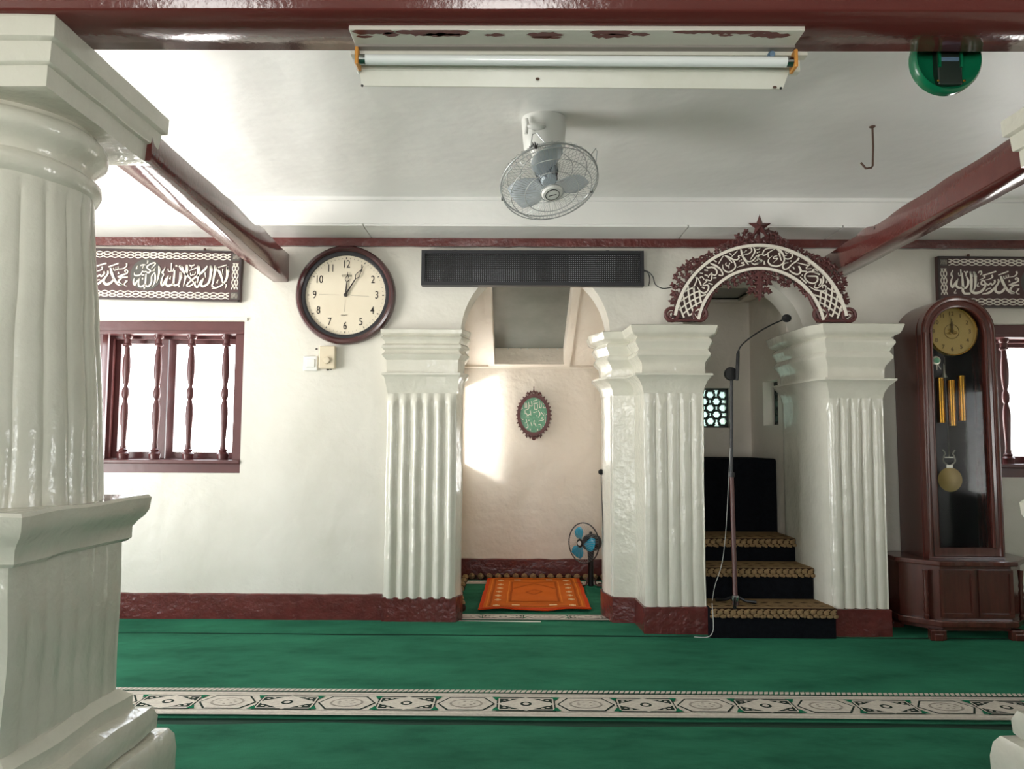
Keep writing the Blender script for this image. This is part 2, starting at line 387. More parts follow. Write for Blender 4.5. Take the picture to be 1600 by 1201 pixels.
# jambs joining opening and chamber
box_struct('wall_niche_jamb', (NXL - .1, nx0, YT - .1, YT, 0, 2.5)); box_struct('wall_niche_jamb.001', (nx1, NXR + .1, YT - .1, YT, 0, 2.5))
zb_ = at(835, 572, NB)[1]; slope = math.atan2(2.17 - zb_, NB - 4.80); Ls = (NB - 4.80) / cos(slope)
MS = Matrix.Translation((0, NB, zb_)) @ Matrix.Rotation(-slope, 4, 'X')     # local y runs from -Ls (front) to 0 (back)
def sloped(loops, depth, name, m, parent=None, off=0):
    return plate(loops, depth, name, m, parent, y=0, flipm=MS @ Matrix.Translation((0, 0, off)) @ Matrix(((1, 0, 0, 0), (0, 0, 1, 0), (0, 1, 0, 0), (0, 0, 0, 1))))
hx0, hx1 = -.175, .375
cn = sloped([[(NXL, -Ls), (NXR, -Ls), (NXR, 0), (NXL, 0)], [(hx0, -Ls + .12), (hx1, -Ls + .12), (hx1, -.07), (hx0, -.07)]], .03, 'ceiling_niche', 'nicheplaster'); tag(cn, kind='structure')
sloped([[(NXL, -.02), (NXR, -.02), (NXR, 0), (NXL, 0)]], .02, 'ledge_strip', 'nicheplaster', cn, -.02)
for a, b in ((hx0 - .05, hx0), (hx1, hx1 + .05)):
    sloped([[(a, -Ls + .10), (b, -Ls + .10), (b, -.025), (a, -.025)]], .02, 'hatch_frame', 'nicheplaster', cn, -.02)
sloped([[(hx0, -.07), (hx1, -.07), (hx1, -.025), (hx0, -.025)]], .02, 'hatch_frame', 'nicheplaster', cn, -.02)
for (a, b, c, d) in ((hx0 - .02, hx0 + .002, -Ls + .12, -.07), (hx1 - .002, hx1 + .02, -Ls + .12, -.07), (hx0, hx1, -.072, -.05)):
    sloped([[(a, c), (b, c), (b, d), (a, d)]], .13, 'hatch_reveal', 'nicheplaster', cn, .0)
sloped([[(hx0, -Ls + .12), (hx1, -Ls + .12), (hx1, -.07), (hx0, -.07)]], .01, 'hatch_pane', 'hatchglass', cn, .125)
for i in range(7):
    mbk = MB().ball((hx0 + .04 + i * .08 + rnd.uniform(-.02, .02), 0, 0), .006, 6); mbk.xf(MS @ Matrix.Translation((0, -.075, .118)))
    mbk.build('putty_lump', 'whiteplastic', cn)
base_strip('baseboard_niche', NXL, NXR, .165, NB)

# --- pulpit chamber (mimbar)
CB = 5.58; CXL, CXR = 1.03, 1.745
lz0, lz1 = at(1118, 668, CB)[1], at(1118, 606, CB)[1]; lx1 = at(1140, 640, CB)[0]; lx0 = lx1 - .31
tag(plate([rect(CXL - .1, CXR + .1, 0, 2.5), rect(lx0, lx1, lz0, lz1)], .14, 'wall_pulpit_back', 'nicheplaster', y=CB), kind='structure')
o = plate([rect(YT + .002, CB, 0, 2.5), rect(5.0, 5.30, lz0 + .01, lz1 + .02)], .14, 'wall_pulpit_right', 'nicheplaster'); o.data.transform(Matrix(((0, 1, 0, CXR), (1, 0, 0, 0), (0, 0, 1, 0), (0, 0, 0, 1)))); tag(o, kind='structure')
box_struct('wall_pulpit_left', (CXL - .1, CXL, YT + .002, CB, 0, 2.5))
box_struct('floor_pulpit', (CXL - .1, CXR + .1, 4.3, CB, -.1, .02), 'carpet_edge')
hz = at(1140, 452, 5.1)[1]
hy0, hy1 = 5.06, 5.46; hcx0, hcx1 = at(1110, 460, 5.25)[0], at(1163, 460, 5.3)[0]
cp = plate([rect(CXL - .1, CXR + .1, YT, CB), rect(hcx0, hcx1, hy0, hy1)], .04, 'ceiling_pulpit', 'nicheplaster'); cp.data.transform(Matrix(((1, 0, 0, 0), (0, 0, 1, 0), (0, 1, 0, hz), (0, 0, 0, 1)))); cp.data.transform(Matrix.Translation((0, 0, 0))); tag(cp, kind='structure')
MB().box(hcx0, hcx1, hy0, hy1, hz + .008, hz + .016).build('hatch_pane', 'hatchglass', cp, smooth=False)
for a in ((hcx0 - .03, hcx0, hy0 - .03, hy1 + .03), (hcx1, hcx1 + .03, hy0 - .03, hy1 + .03), (hcx0, hcx1, hy1, hy1 + .03)):
    MB().box(*a, hz - .02, hz + .1).build('hatch_frame', 'nicheplaster', cp, smooth=False)

# pierced lattices of the pulpit windows
def lattice_obj(name, w, h, flip):
    mb = MB(); t = .014
    for a in ((0, w, 0, t), (0, w, h - t, h), (0, t, 0, h), (w - t, w, 0, h)): mb.box(a[0], a[1], -.012, .012, a[2], a[3])
    ph = h / 3.0; pw = ph * .95; rr = ph * .36; nc = int(w / pw) + 1; x0 = (w - (nc - .5) * pw) / 2
    for j in range(5):
        for i in range(-1, nc + 1):
            cx = x0 + (i + (.5 if j % 2 else 0)) * pw; cz = ph * .5 * j + ph * .5
            if cx < .02 or cx > w - .02 or cz > h - .02: continue
            mb.tube([(min(w, max(0, cx + rr * (1 if q % 2 == 0 else .86) * cos(q * pi / 6))), 0, min(h, max(0, cz + rr * (1 if q % 2 == 0 else .86) * sin(q * pi / 6)))) for q in range(12)], .0095, 6, closed=True)
            for a in (.72, pi - .72, -.72, pi + .72):
                mb.tube([(cx + rr * .95 * cos(a), 0, cz + rr * .95 * sin(a)), (min(w, max(0, cx + rr * 1.25 * cos(a))), 0, min(h, max(0, cz + rr * 1.25 * sin(a))))], .010, 6)
    return mb.build(name, 'lattice')
w1 = empty('window_3', (lx0, CB + .05, lz0), kind='structure'); o = lattice_obj('pierced_lattice', lx1 - lx0, lz1 - lz0, 0); o.parent = w1
MB().box(-.0, lx1 - lx0, .05, .055, 0, lz1 - lz0).build('pane', 'lattice_pane', w1, smooth=False)
w2 = empty('window_4', (CXR + .07, 5.0, lz0 + .01), kind='structure', rz=pi / 2); o = lattice_obj('pierced_lattice', .30, lz1 - lz0 + .01, 0); o.parent = w2; o.location = (0, -.02, 0)
MB().box(0, .3, -.04, -.035, 0, lz1 - lz0 + .01).build('pane', 'lattice_pane', w2, smooth=False)

# ------------------------------------------------------------------ windows with turned balusters
def baluster_mb(h):
    P = [(.030, 0), (.032, .03), (.034, .045), (.022, .06), (.026, .075), (.018, .085), (.015, .13), (.0165, .2), (.021, .29), (.023, .36), (.021, .42), (.014, .465), (.012, .475), (.019, .49), (.022, .52), (.019, .56), (.012, .575), (.012, .585),
         (.018, .62), (.023, .70), (.022, .78), (.016, .86), (.014, .895), (.026, .905), (.026, .915), (.020, .925), (.020, .96), (.027, .97), (.030, 1)]
    return MB().lathe([(r * 1.02, z * h) for r, z in P], n=16)
def make_window(name, x0, x1):
    w = empty(name, ((x0 + x1) / 2, YW, wz0), kind='structure'); W_ = x1 - x0; H = wz1 - wz0; a, b = -W_ / 2, W_ / 2
    f = plate([rect(a - .01, b + .01, -.01, H + .01), rect(a + .055, b - .055, .075, H - .075)], .06, 'frame', 'windowwood', w, y=.012)
    fi = plate([rect(a + .05, b - .05, .07, H - .07), rect(a + .075, b - .075, .085, H - .10)], .03, 'inner_frame', 'windowwood', w, y=.10)
    mbr = MB().box(a, b, -.012, .2, .055, .08); mbr.build('sill', 'windowwood', w, smooth=False, bevel=.006)
    MB().box(a, b, -.002, .2, H - .08, H - .06).build('head_rail', 'windowwood', w, smooth=False, bevel=.004)
    # lining of the recess
    for q in ((a, a + .02), (b - .02, b)): MB().box(q[0], q[1], .06, .235, 0, H).build('lining', 'windowwood', w, smooth=False)
    # casements: two leaves with panes behind the balusters
    mid = (at(262, 620, YW + .15)[0] - (x0 + x1) / 2) if name == 'window_1' else 0
    for (p, q) in ((a + .06, mid - .004), (mid + .004, b - .06)):
        c = plate([rect(p, q, .08, H - .08), rect(p + .045, q - .045, .125, H - .125)], .03, 'casement', 'windowwood', w, y=.14)
        MB().box(p + .045, q - .045, .15, .155, .125, H - .125).build('pane', 'pane', c, smooth=False)
    return w, a, b, H
w, a, b, H = make_window('window_1', wx0, wx1)
hb = H - .155; bal0 = None
cxw = (wx0 + wx1) / 2
for px in (196, 245, 297, 351, 145, 94):
    x = at(px, 620, YW + .05)[0] - cxw
    if x < a + .06: continue
    if bal0 is None:
        bal0 = baluster_mb(hb).build('baluster', 'windowwood', w, loc=(x, .05, .08))
    else:
        o = bal0.copy(); COL.objects.link(o); o.location = (x, .05, .08)
w, a, b, H = make_window('window_2', vx0, vx1)
for i in range(5):
    o = bal0.copy(); COL.objects.link(o); o.parent = w; o.location = (a + .1 + i * (b - a - .2) / 4 + .0, .05, .08)
# window trims of white plaster
mb = MB()
for (x0, x1) in ((wx0, wx1), (vx0, vx1)):
    mb.box(x0 - .03, x1 + .02, YW - .012, YW + .01, wz1 + .003, wz1 + .02)
tag(mb.build('trim_3', 'plaster', smooth=False), kind='structure')

# ------------------------------------------------------------------ pilasters
def offset_poly(C, o):
    out = []
    for i, p in enumerate(C):
        def nrm(a, b):
            dx, dy = b[0] - a[0], b[1] - a[1]; l = math.hypot(dx, dy); return (dy / l, -dx / l)   # outward = right of travel (towards -y)
        ns = []
        if i > 0: ns.append(nrm(C[i - 1], p))
        if i < len(C) - 1: ns.append(nrm(p, C[i + 1]))
        if len(ns) == 1: n_ = ns[0]; k = 1
        else:
            sx_, sy_ = ns[0][0] + ns[1][0], ns[0][1] + ns[1][1]; l = math.hypot(sx_, sy_); n_ = (sx_ / l, sy_ / l); k = 1 / max(.4, n_[0] * ns[0][0] + n_[1] * ns[0][1])
        out.append((p[0] + n_[0] * o * k, p[1] + n_[1] * o * k))
    return out
def section(C, o, z, reed, seg, nr_, shape, per=.03):
    D = offset_poly(C, o); pts = []
    for i in range(len(D) - 1):
        p, q = D[i], D[i + 1]; L = math.hypot(C[i + 1][0] - C[i][0], C[i + 1][1] - C[i][1])
        n = nr_ * 10 if i == seg else max(3, int(L / per)); ln = math.hypot(q[0] - p[0], q[1] - p[1]); nx, ny = (q[1] - p[1]) / ln, -(q[0] - p[0]) / ln
        for k in range(n):
            t = k / n; e = 0
            if i == seg and reed:
                ph = t * nr_
                if shape == 'ridge': e = reed * (.5 - .5 * cos(2 * pi * ph)) ** .8 if .0 < t < 1 else 0
                else: e = reed * (abs(sin(pi * ph)) ** .55 - 1)
            pts.append((p[0] + (q[0] - p[0]) * t + nx * e, p[1] + (q[1] - p[1]) * t + ny * e, z))
    pts.append((D[-1][0], D[-1][1], z)); return pts
def zlev(a, b, st=.03): n = max(1, int((b - a) / st)); return [a + (b - a) * i / n for i in range(n + 1)]
def pilaster(name, C, seg, nreed, reed, shape, ztop, zabs, zflare, label, oc=1.0, seed=0, extra_prof=None):
    root = empty(name, (sum(p[0] for p in C) / len(C), min(p[1] for p in C), 0), label, 'pilaster'); L = root.location
    def fin(mb, nm, m): mb.jitter(.004, 3, seed).jitter(.0013, 14, seed + 5); mb.xf(Matrix.Translation(-L)); return mb.build(nm, m, root, ang=38, fixn=False)
    zb = .158
    mb = MB(); secs = [section(C, .012, z, reed * .12, seg, nreed, shape) for z in zlev(-.005, zb, .03)]; secs.append(section(C, .0, zb + .004, reed, seg, nreed, shape)); mb.loft(secs); fin(mb, 'base', 'redbase')
    mb = MB(); secs = []
    for z in zlev(zb - .004, zflare, .03):
        f = min(1, (zflare - z) / .06 + .0); secs.append(section(C, 0.002, z, reed * f, seg, nreed, shape))
    mb.loft(secs); fin(mb, 'shaft', 'pillar')
    mb = MB(); h = ztop - zabs; g = zabs - zflare
    prof = [(zflare, .003), (zflare + g * .3, .010), (zflare + g * .6, .028), (zflare + g * .86, .055), (zflare + g * .9, .062), (zabs, .062), (zabs + .004, .014), (zabs + h * .16, .014), (zabs + h * .24, .018),
            (zabs + h * .38, .05), (zabs + h * .42, .05), (zabs + h * .50, .036), (zabs + h * .54, .04), (zabs + h * .66, .060), (zabs + h * .70, .058), (zabs + h * .76, .042), (zabs + h * .78, .050), (zabs + h * .82, .075), (zabs + h * .86, .082), (zabs + h * .985, .094), (ztop, .088)]
    if extra_prof: prof = extra_prof(zflare, zabs, ztop)
    secs = [section(C, o * oc, z, 0, seg, nreed, shape) for z, o in prof]
    D = section(C, -.10, ztop + .002, 0, seg, nreed, shape); secs.append(D)
    mb.loft(secs); fin(mb, 'capital', 'pillar')
    return root
YA = 4.52
ax0, ax1 = at(603, 760, YA)[0], at(712, 760, YA)[0]
def profA(zf, za, zt):
    h = zt - za; g = za - zf
    return [(zf, .003), (zf + g * .4, .012), (zf + g * .8, .022), (zf + g * .9, .036), (za, .036), (za + .004, .010), (za + h * .3, .012), (za + h * .34, .022), (za + h * .42, .038), (za + h * .48, .022), (za + h * .52, .018),
            (za + h * .57, .038), (za + h * .63, .036), (za + h * .68, .018), (za + h * .74, .024), (za + h * .81, .044), (za + h * .86, .026), (za + h * .9, .042), (zt - .004, .044), (zt, .04)]
pilaster('pilaster', [(ax0, YW + .03), (ax0, YA), (ax1, YA), (ax1 + .03, YA + .09), (nx0 - .005, YT), (NXL + .0, YT + .01)], 1, 6, .022, 'ridge', at(660, 515, YA)[1], at(660, 583, YA)[1], at(660, 614, YA)[1],
         'white pilaster with six bold vertical ridges left of the niche', 1.0, 1, profA)
YBf = 4.29
bx0, bx1 = at(1008, 780, YBf)[0], at(1100, 780, YBf)[0]
pilaster('pilaster.001', [(nx1 + .12, YT + .01), (nx1 - .025, YT), (nx1 - .028, 4.70), (at(959, 780, 4.56)[0], 4.56), (at(993, 780, 4.54)[0], 4.54), (bx0, YBf), (bx1, YBf), (bx1 + .01, YBf + .03), (bx1 + .014, YT + .06)], 5, 5, .010, 'groove',
         at(1050, 507, YBf - .08)[1], at(1050, 583, YBf - .05)[1], at(1050, 614, YBf)[1], 'stepped white pillar between the niche and the pulpit stairs', 1.0, 2)
YCf = 4.27
cx0, cx1 = at(1297, 780, YCf)[0], at(1383, 780, YCf)[0]
pilaster('pilaster.002', [(CXR + .02, YT + .12), (CXR - .010, YT + .06), (CXR - .012, 4.6), (cx0 - .010, YCf + .06), (cx0 + .012, YCf), (cx1, YCf), (cx1, YW + .04)], 4, 5, .018, 'groove',
         at(1320, 505, YCf - .08)[1], at(1320, 590, YCf - .05)[1], at(1320, 622, YCf)[1], 'glossy fluted white pillar between the pulpit stairs and the tall clock', 1.0, 3)

# ------------------------------------------------------------------ the two free-standing columns
def sq(hx, hy, z, o=0, n=10, cham=.0):
    hx += o; hy += o; pts = []; c = [(-hx, -hy), (hx, -hy), (hx, hy), (-hx, hy)]
    for i in range(4):
        p, q = c[i], c[(i + 1) % 4]
        for k in range(n):
            t = k / n; pts.append((p[0] + (q[0] - p[0]) * t, p[1] + (q[1] - p[1]) * t, z))
    pts.append((c[0][0], c[0][1], z)); return pts
def squareloft(prof, hx, hy, amp, seed):
    mb = MB(); secs = [sq(hx, hy, z, o, 14) for z, o in prof]; mb.loft(secs, cap=True); mb.jitter(amp, 7, seed); return mb
def dens(prof, st=.03):
    out = [prof[0]]
    for (z0, o0), (z1, o1) in zip(prof, prof[1:]):
        n = max(1, int(abs(z1 - z0) / st))
        for k in range(1, n + 1): out.append((z0 + (z1 - z0) * k / n, o0 + (o1 - o0) * k / n))
    return out
def column(name, x, y, label, seed=0):
    r = empty(name, (x, y, 0), label, 'column')
    P = dens([(0, 0), (.075, 0), (.12, -.006), (.145, -.02), (.15, -.04)])
    squareloft(P, .39, .405, .008, seed).build('plinth', 'pillar', r, ang=40)
    P = dens([(.145, .07), (.16, .085), (.20, .088), (.235, .075), (.245, .035), (.26, .03), (.285, .03), (.30, .012), (.31, 0)], .02)
    squareloft(P, .265, .265, .008, seed + 1).build('base_moulding', 'pillar', r, ang=40)
    # pedestal with faint flutes
    mb = MB(); secs = []
    for z in zlev(.30, .775, .04):
        pts = []; h = .262
        c = [(-h, -h), (h, -h), (h, h), (-h, h)]
        for i in range(4):
            p, q = c[i], c[(i + 1) % 4]; nx, ny = (q[1] - p[1]) / (2 * h), -(q[0] - p[0]) / (2 * h)
            for k in range(50):
                t = k / 50; e = .005 * (abs(sin(pi * t * 7)) ** .6 - 1); pts.append((p[0] + (q[0] - p[0]) * t + nx * e, p[1] + (q[1] - p[1]) * t + ny * e, z))
        pts.append(pts[0]); secs.append(pts)
    mb.loft(secs); mb.jitter(.006, 5, seed + 2); mb.build('pedestal', 'pillar', r, ang=40)
    P = dens([(.765, 0), (.775, .012), (.81, .012), (.818, .018), (.826, .022), (.842, .038), (.858, .046), (.875, .048), (.895, .05), (.904, .042)], .02)
    squareloft(P, .268, .268, .006, seed + 3).build('pedestal_cornice', 'pillar', r, ang=40)
    mb = MB(); secs = []; nf = 24
    for z in zlev(.895, 1.80, .035):
        t = (z - .90) / .90; R = .300 - .062 * max(0, t); pts = []
        fade = min(1, max(0, (1.80 - z) / .05))
        for k in range(nf * 8 + 1):
            a = 2 * pi * k / (nf * 8); e = .008 * fade * (abs(sin(nf * a / 2)) ** .5 - 1)
            pts.append(((R + e) * cos(a), (R + e) * sin(a), z))
        secs.append(pts)
    mb.loft(secs); mb.jitter(.007, 5, seed + 4); mb.build('shaft', 'pillar', r, ang=50)
    mb = MB(); prof = [(.262, 1.775), (.27, 1.79), (.285, 1.80), (.294, 1.82), (.292, 1.84), (.274, 1.852), (.262, 1.86), (.262, 1.872), (.27, 1.885), (.285, 1.90), (.304, 1.915), (.308, 1.935), (.303, 1.955), (.285, 1.967), (.275, 1.975), (.272, 2.02)]
    mb.lathe([(r_ * .87, z_) for r_, z_ in prof], n=64); mb.jitter(.008, 5, seed + 5); mb.build('capital', 'pillar', r, ang=50)
    P = [(1.982, -.040)] + dens([(1.985, -.040), (2.037, -.037)], .02) + [(2.041, -.026)] + dens([(2.044, -.024), (2.093, -.020)], .02) + [(2.097, -.010)] + dens([(2.10, -.006), (2.153, -.004)], .02)
    squareloft(P, .33, .318, .004, seed + 6).build('abacus', 'pillar', r, ang=35)
    return r
cL = column('column', -1.50, 2.125, 'massive white fluted column with square pedestal at the left edge', 10)
cR = column('column.001', 1.94, 2.125, 'white column mostly outside the picture at the right edge', 40)

# ------------------------------------------------------------------ timber beams
def beam_mb(A, B, wa, wb, ha, hb_, n=24, seed=0, amp=.006):
    """A,B = lower edge centre points (x,y,z); widths and heights at each end"""
    A = Vector(A); B = Vector(B); d = (B - A); side = Vector((d.y, -d.x, 0)).normalized(); mb = MB(); secs = []
    for i in range(n + 1):
        t = i / n; c = A + d * t; w_ = (wa + (wb - wa) * t) / 2; h = ha + (hb_ - ha) * t
        bump = amp * 2.2 * noise.noise(Vector((t * 6, seed, 0))) + (.012 if .62 < t < .7 else 0)
        ch = .006
        ring = [(-w_, ch), (-w_ + ch, 0), (0, 0), (w_ - ch, 0), (w_, ch), (w_, h * .5), (w_, h - ch), (w_ - ch, h), (0, h), (-w_ + ch, h), (-w_, h - ch), (-w_, h * .5), (-w_, ch)]
        secs.append([c + side * a + Vector((0, 0, b + (bump if b > h * .8 else 0))) for a, b in ring])
    mb.loft(secs, cap=True); mb.jitter(amp * .5, 6, seed); return mb
fb = beam_mb((XL, 1.892, 2.153), (XR, 1.892, 2.153), .198, .198, .19, .19, 60, 3, .002)
tag(fb.build('ceiling_beam', 'beam', ang=50), 'long dark red beam crossing the top of the picture over the columns', 'beam')
def xz(px, py, Y): return at(px, py, Y)
x_n, z_nt = at(257, 226, 2.44); _, z_nb = at(243, 262, 2.44); x_f, z_ft = at(447, 392, 4.52); _, z_fb = at(447, 437, 4.52)
o = beam_mb((x_n - .075, 2.36, z_nb - .005), (x_f - .05, YW + .02, z_fb), .14, .10, z_nt - z_nb + .03, z_ft - z_fb, 26, 8)
tag(o.build('side_beam', 'beam', ang=50), 'red-brown side beam from the left column to the wall', 'beam')
x_n, z_nt = at(1592, 215, 2.44); _, z_nb = at(1597, 258, 2.44); x_f, z_ft = at(1290, 400, 4.52); _, z_fb = at(1306, 430, 4.52)
o = beam_mb((x_n + .06, 2.36, z_nb - .01), (x_f + .07, YW + .02, z_fb), .12, .13, z_nt - z_nb + .03, z_ft - z_fb + .01, 26, 15)
bo = tag(o.build('side_beam', 'beam', ang=50), 'red-brown side beam with a knot hole, from the right column to the wall', 'beam')
kx, kz = at(1372, 354, 3.7)
MB().ball((kx + .0, 3.72, kz), .022, 10, sc=(.35, 1, .8)).build('knot', 'crack', bo)

# ------------------------------------------------------------------ carpets
def slab_grid(name, x0, x1, y0, y1, th, mname, seed, label, cat='carpet', z0=0.001, tuck=None, group=None):
    nx_, ny_ = int((x1 - x0) / .12), max(3, int((y1 - y0) / .06)); mb = MB(); vs = []; 
    for j in range(ny_ + 1):
        for i in range(nx_ + 1):
            x = x0 + (x1 - x0) * i / nx_; y = y0 + (y1 - y0) * j / ny_
            if j in (0, ny_): y += .006 * noise.noise(Vector((x * 1.6, seed, j)))
            edge = -.006 if j in (0, ny_) or i in (0, nx_) else 0
            vs.append((x, y, z0 + th + edge + .004 * noise.noise(Vector((x * 2, y * 5, seed)))))
    fs = [(j * (nx_ + 1) + i, j * (nx_ + 1) + i + 1, (j + 1) * (nx_ + 1) + i + 1, (j + 1) * (nx_ + 1) + i) for j in range(ny_) for i in range(nx_)]
    mb.add(vs, fs)
    # skirt
    ring = [j for j in range(nx_ + 1)] + [j * (nx_ + 1) + nx_ for j in range(1, ny_ + 1)] + [ny_ * (nx_ + 1) + i for i in range(nx_ - 1, -1, -1)] + [j * (nx_ + 1) for j in range(ny_ - 1, 0, -1)]
    n = len(ring); low = [(vs[k][0], vs[k][1], z0) for k in ring]; b = len(mb.v); mb.v += [Vector(p) for p in low]
    for i in range(n): mb.f.append([b + i, b + (i + 1) % n, ring[(i + 1) % n], ring[i]]); mb.m.append(1)
    o = mb.build(name, [mname, 'carpet_edge'], ang=70); return tag(o, label, cat, group)
ys = 4.245          # seam near the wall
yb0, yb1 = 2.985, 3.31
slab_grid('carpet', XL + .02, XR - .02, ys + .004, YW - .006, .016, 'carpet', 1, 'narrow green carpet strip along the foot of the far wall')
cm = slab_grid('carpet', XL + .02, XR - .02, yb0, ys, .012, 'carpet', 2, 'middle green carpet roll with the cream ornamental border')
slab_grid('carpet', XL + .02, XR - .02, -1.2, yb0 - .012, .003, 'carpet', 3, 'plain green carpet roll nearest the viewer')
# cream border of the middle roll (flat print; slight pile height)
def flatpoly(mb, pts, z, mi):
    mb.add([(p[0], p[1], z) for p in pts], [list(range(len(pts)))], mi)
def border_print(mb, x0, x1, ya, yb, z, per, rope=True, jit=.003):
    def P(x, y): return (x, y)
    w_ = yb - ya
    def strip(u0, u1, mi, dz):
        n = max(1, int((x1 - x0) / .15))
        for i in range(n):
            xa, xb = x0 + (x1 - x0) * i / n, x0 + (x1 - x0) * (i + 1) / n
            o1, o2 = [jit * noise.noise(Vector((q * 1.6, 2, 0))) for q in (xa, xb)]
            mb.add([(xa, ya + w_ * u0 + o1, z + dz), (xb, ya + w_ * u0 + o2, z + dz), (xb, ya + w_ * u1 + o2, z + dz), (xa, ya + w_ * u1 + o1, z + dz)], [(0, 1, 2, 3)], mi)
    strip(0.03, .84, 0, 0)                               # cream ground
    strip(.175, .19, 2, .0006); strip(.70, .715, 2, .0006); strip(.075, .085, 2, .0006); strip(.76, .775, 2, .0006)
    strip(.84, .88, 1, -.0004)
    n = int((x1 - x0) / .022) if rope else 0
    for i in range(n):                                    # rope edge
        xa = x0 + i * .022; yy = ya + w_ * .94 + jit * noise.noise(Vector((xa * 1.6, 2, 0))); h = w_ * .055
        mb.add([(xa, yy - h, z), (xa + .017, yy - h * .7, z), (xa + .027, yy + h, z), (xa + .009, yy + h * .8, z)], [(0, 1, 2, 3)], 0)
    c = ya + w_ * .445; hh = w_ * .25; k = 0; x = x0 + .05; zz = z + .0012
    while x < x1 - .05:
        hl = per * .5
        if k % 2 == 0:                                    # octagon medallion
            o_ = [(x + hl * .97 * a, c + hh * b) for a, b in ((-1, 0), (-.62, -.93), (.62, -.93), (1, 0), (.62, .93), (-.62, .93))]
            flatpoly(mb, o_, zz, 1); o2 = [(x + (p[0] - x) * .93, c + (p[1] - c) * .90) for p in o_]; flatpoly(mb, o2, zz + .0005, 0)
            ring = [(x + hl * .56 * cos(t * pi / 10), c + hh * .62 * sin(t * pi / 10)) for t in range(20)]; flatpoly(mb, ring, zz + .001, 2)
            ring = [(x + hl * .48 * cos(t * pi / 10), c + hh * .5 * sin(t * pi / 10)) for t in range(20)]; flatpoly(mb, ring, zz + .0015, 0)
            for t in range(7):
                aa = t * 2 * pi / 7; flatpoly(mb, [(x + hl * .27 * cos(aa) + .007 * cos(q * pi / 3), c + hh * .28 * sin(aa) + .005 * sin(q * pi / 3)) for q in range(6)], zz + .002, 2)
        else:                                             # dark rectangle with diamond
            flatpoly(mb, [(x - hl * .98, c - hh), (x + hl * .98, c - hh), (x + hl * .98, c + hh), (x - hl * .98, c + hh)], zz, 1)
            flatpoly(mb, [(x - hl * .93, c - hh * .86), (x + hl * .93, c - hh * .86), (x + hl * .93, c + hh * .86), (x - hl * .93, c + hh * .86)], zz + .0003, 0)
            flatpoly(mb, [(x - hl * .88, c - hh * .74), (x + hl * .88, c - hh * .74), (x + hl * .88, c + hh * .74), (x - hl * .88, c + hh * .74)], zz + .0005, 1)
            flatpoly(mb, [(x - hl * .98, c), (x, c - hh * .97), (x + hl * .98, c), (x, c + hh * .97)], zz + .0008, 0)
            ring = [(x + hl * .2 * cos(t * pi / 6), c + hh * .3 * sin(t * pi / 6)) for t in range(12)]; flatpoly(mb, ring, zz + .0011, 1)
            ring = [(x + hl * .11 * cos(t * pi / 6), c + hh * .17 * sin(t * pi / 6)) for t in range(12)]; flatpoly(mb, ring, zz + .0014, 0)
            for sx_ in (-1, 1):
                for sy_ in (-1, 1):
                    for (u, v_) in ((.72, .5), (.55, .62), (.76, .2)):
                        flatpoly(mb, [(x + sx_ * hl * u + .008 * cos(q * pi / 3), c + sy_ * hh * v_ + .006 * sin(q * pi / 3)) for q in range(6)], zz + .001, 0)
        for sy_ in (-1, 1):                               # green triangles between
            flatpoly(mb, [(x + hl - .018, c + sy_ * hh * .98), (x + hl + .018, c + sy_ * hh * .98), (x + hl, c + sy_ * hh * .45)], zz + .0016, 3)
        x += per; k += 1
mb = MB(); border_print(mb, XL + .05, XR - .05, yb0 + .004, yb1, .0175, .243)
mb.build('border', ['white_pile', 'print_dark', 'print_grey', 'print_green'], cm, smooth=False)

# niche carpet, folded up at the back
nf = at(830, 965, 4.7)
o = slab_grid('niche_carpet', NXL + .02, NXR - .02, YW - .004, NB - .03, .012, 'carpet', 5, 'small green carpet with cream borders inside the niche', z0=.001)
tag(MB().box(nx0 + .0, at(845, 970, 4.56)[0], YW - .030, YW - .018, .011, .016).build('threshold_strip', 'cream_letter', smooth=False), 'thin white strip on the floor at the niche threshold', 'strip')
mb = MB(); border_print(mb, nx0 - .04, nx1 + .03, YW + .004, YW + .17, .0175, .26, False, .001); mb.build('border', ['white_pile', 'print_dark', 'print_grey', 'print_green'], o, smooth=False)
mb = MB(); border_print(mb, NXL + .05, NXR - .05, NB - .27, NB - .12, .0175, .26, False, .001); mb.build('border', ['white_pile', 'print_dark', 'print_grey', 'print_green'], o, smooth=False)
mb = MB()
for i in range(16):
    x = NXL + .10 + i * .068; mb.ball((x, NB - .07, .040), .03, 8, 0, (.85, .8, .8)); mb.ball((x + .03, NB - .055, .03), .018, 6, 1)
for i in range(15):
    y = YW + .25 + i * .078; mb.ball((NXL + .055 + max(0, .05 - i * .01), y, .032 + .012 * (i % 2)), .03, 8, 0 if i % 2 else 1, (.8, 1.1, .8))
mb.build('rolled_fringe', ['tan', 'tan_dark'], o)

# orange prayer rug
ra, rb_ = fl(747, 953, .026), fl(924, 953, .026); rc, rd = fl(905, 903, .026), fl(762, 903, .026)
rug = MB(); U = 28; V = 36
def rugp(u, v, dz=0):
    x = (ra[0] * (1 - u) + rb_[0] * u) * (1 - v) + (rd[0] * (1 - u) + rc[0] * u) * v; y = (ra[1] * (1 - u) + rb_[1] * u) * (1 - v) + (rd[1] * (1 - u) + rc[1] * u) * v
    z = .030 + .005 * noise.noise(Vector((x * 7, y * 5, 3))) + .012 * max(0, 1 - v * 14) * (.5 + .5 * sin(u * 9)); x += .006 * noise.noise(Vector((v * 6, 1, 1))) ; y += .006 * noise.noise(Vector((u * 6, 5, 1)))
    return (x, y, z + dz)
vs = [rugp(i / U, j / V) for j in range(V + 1) for i in range(U + 1)] + [rugp(i / U, j / V, -.007) for j in range(V + 1) for i in range(U + 1)]
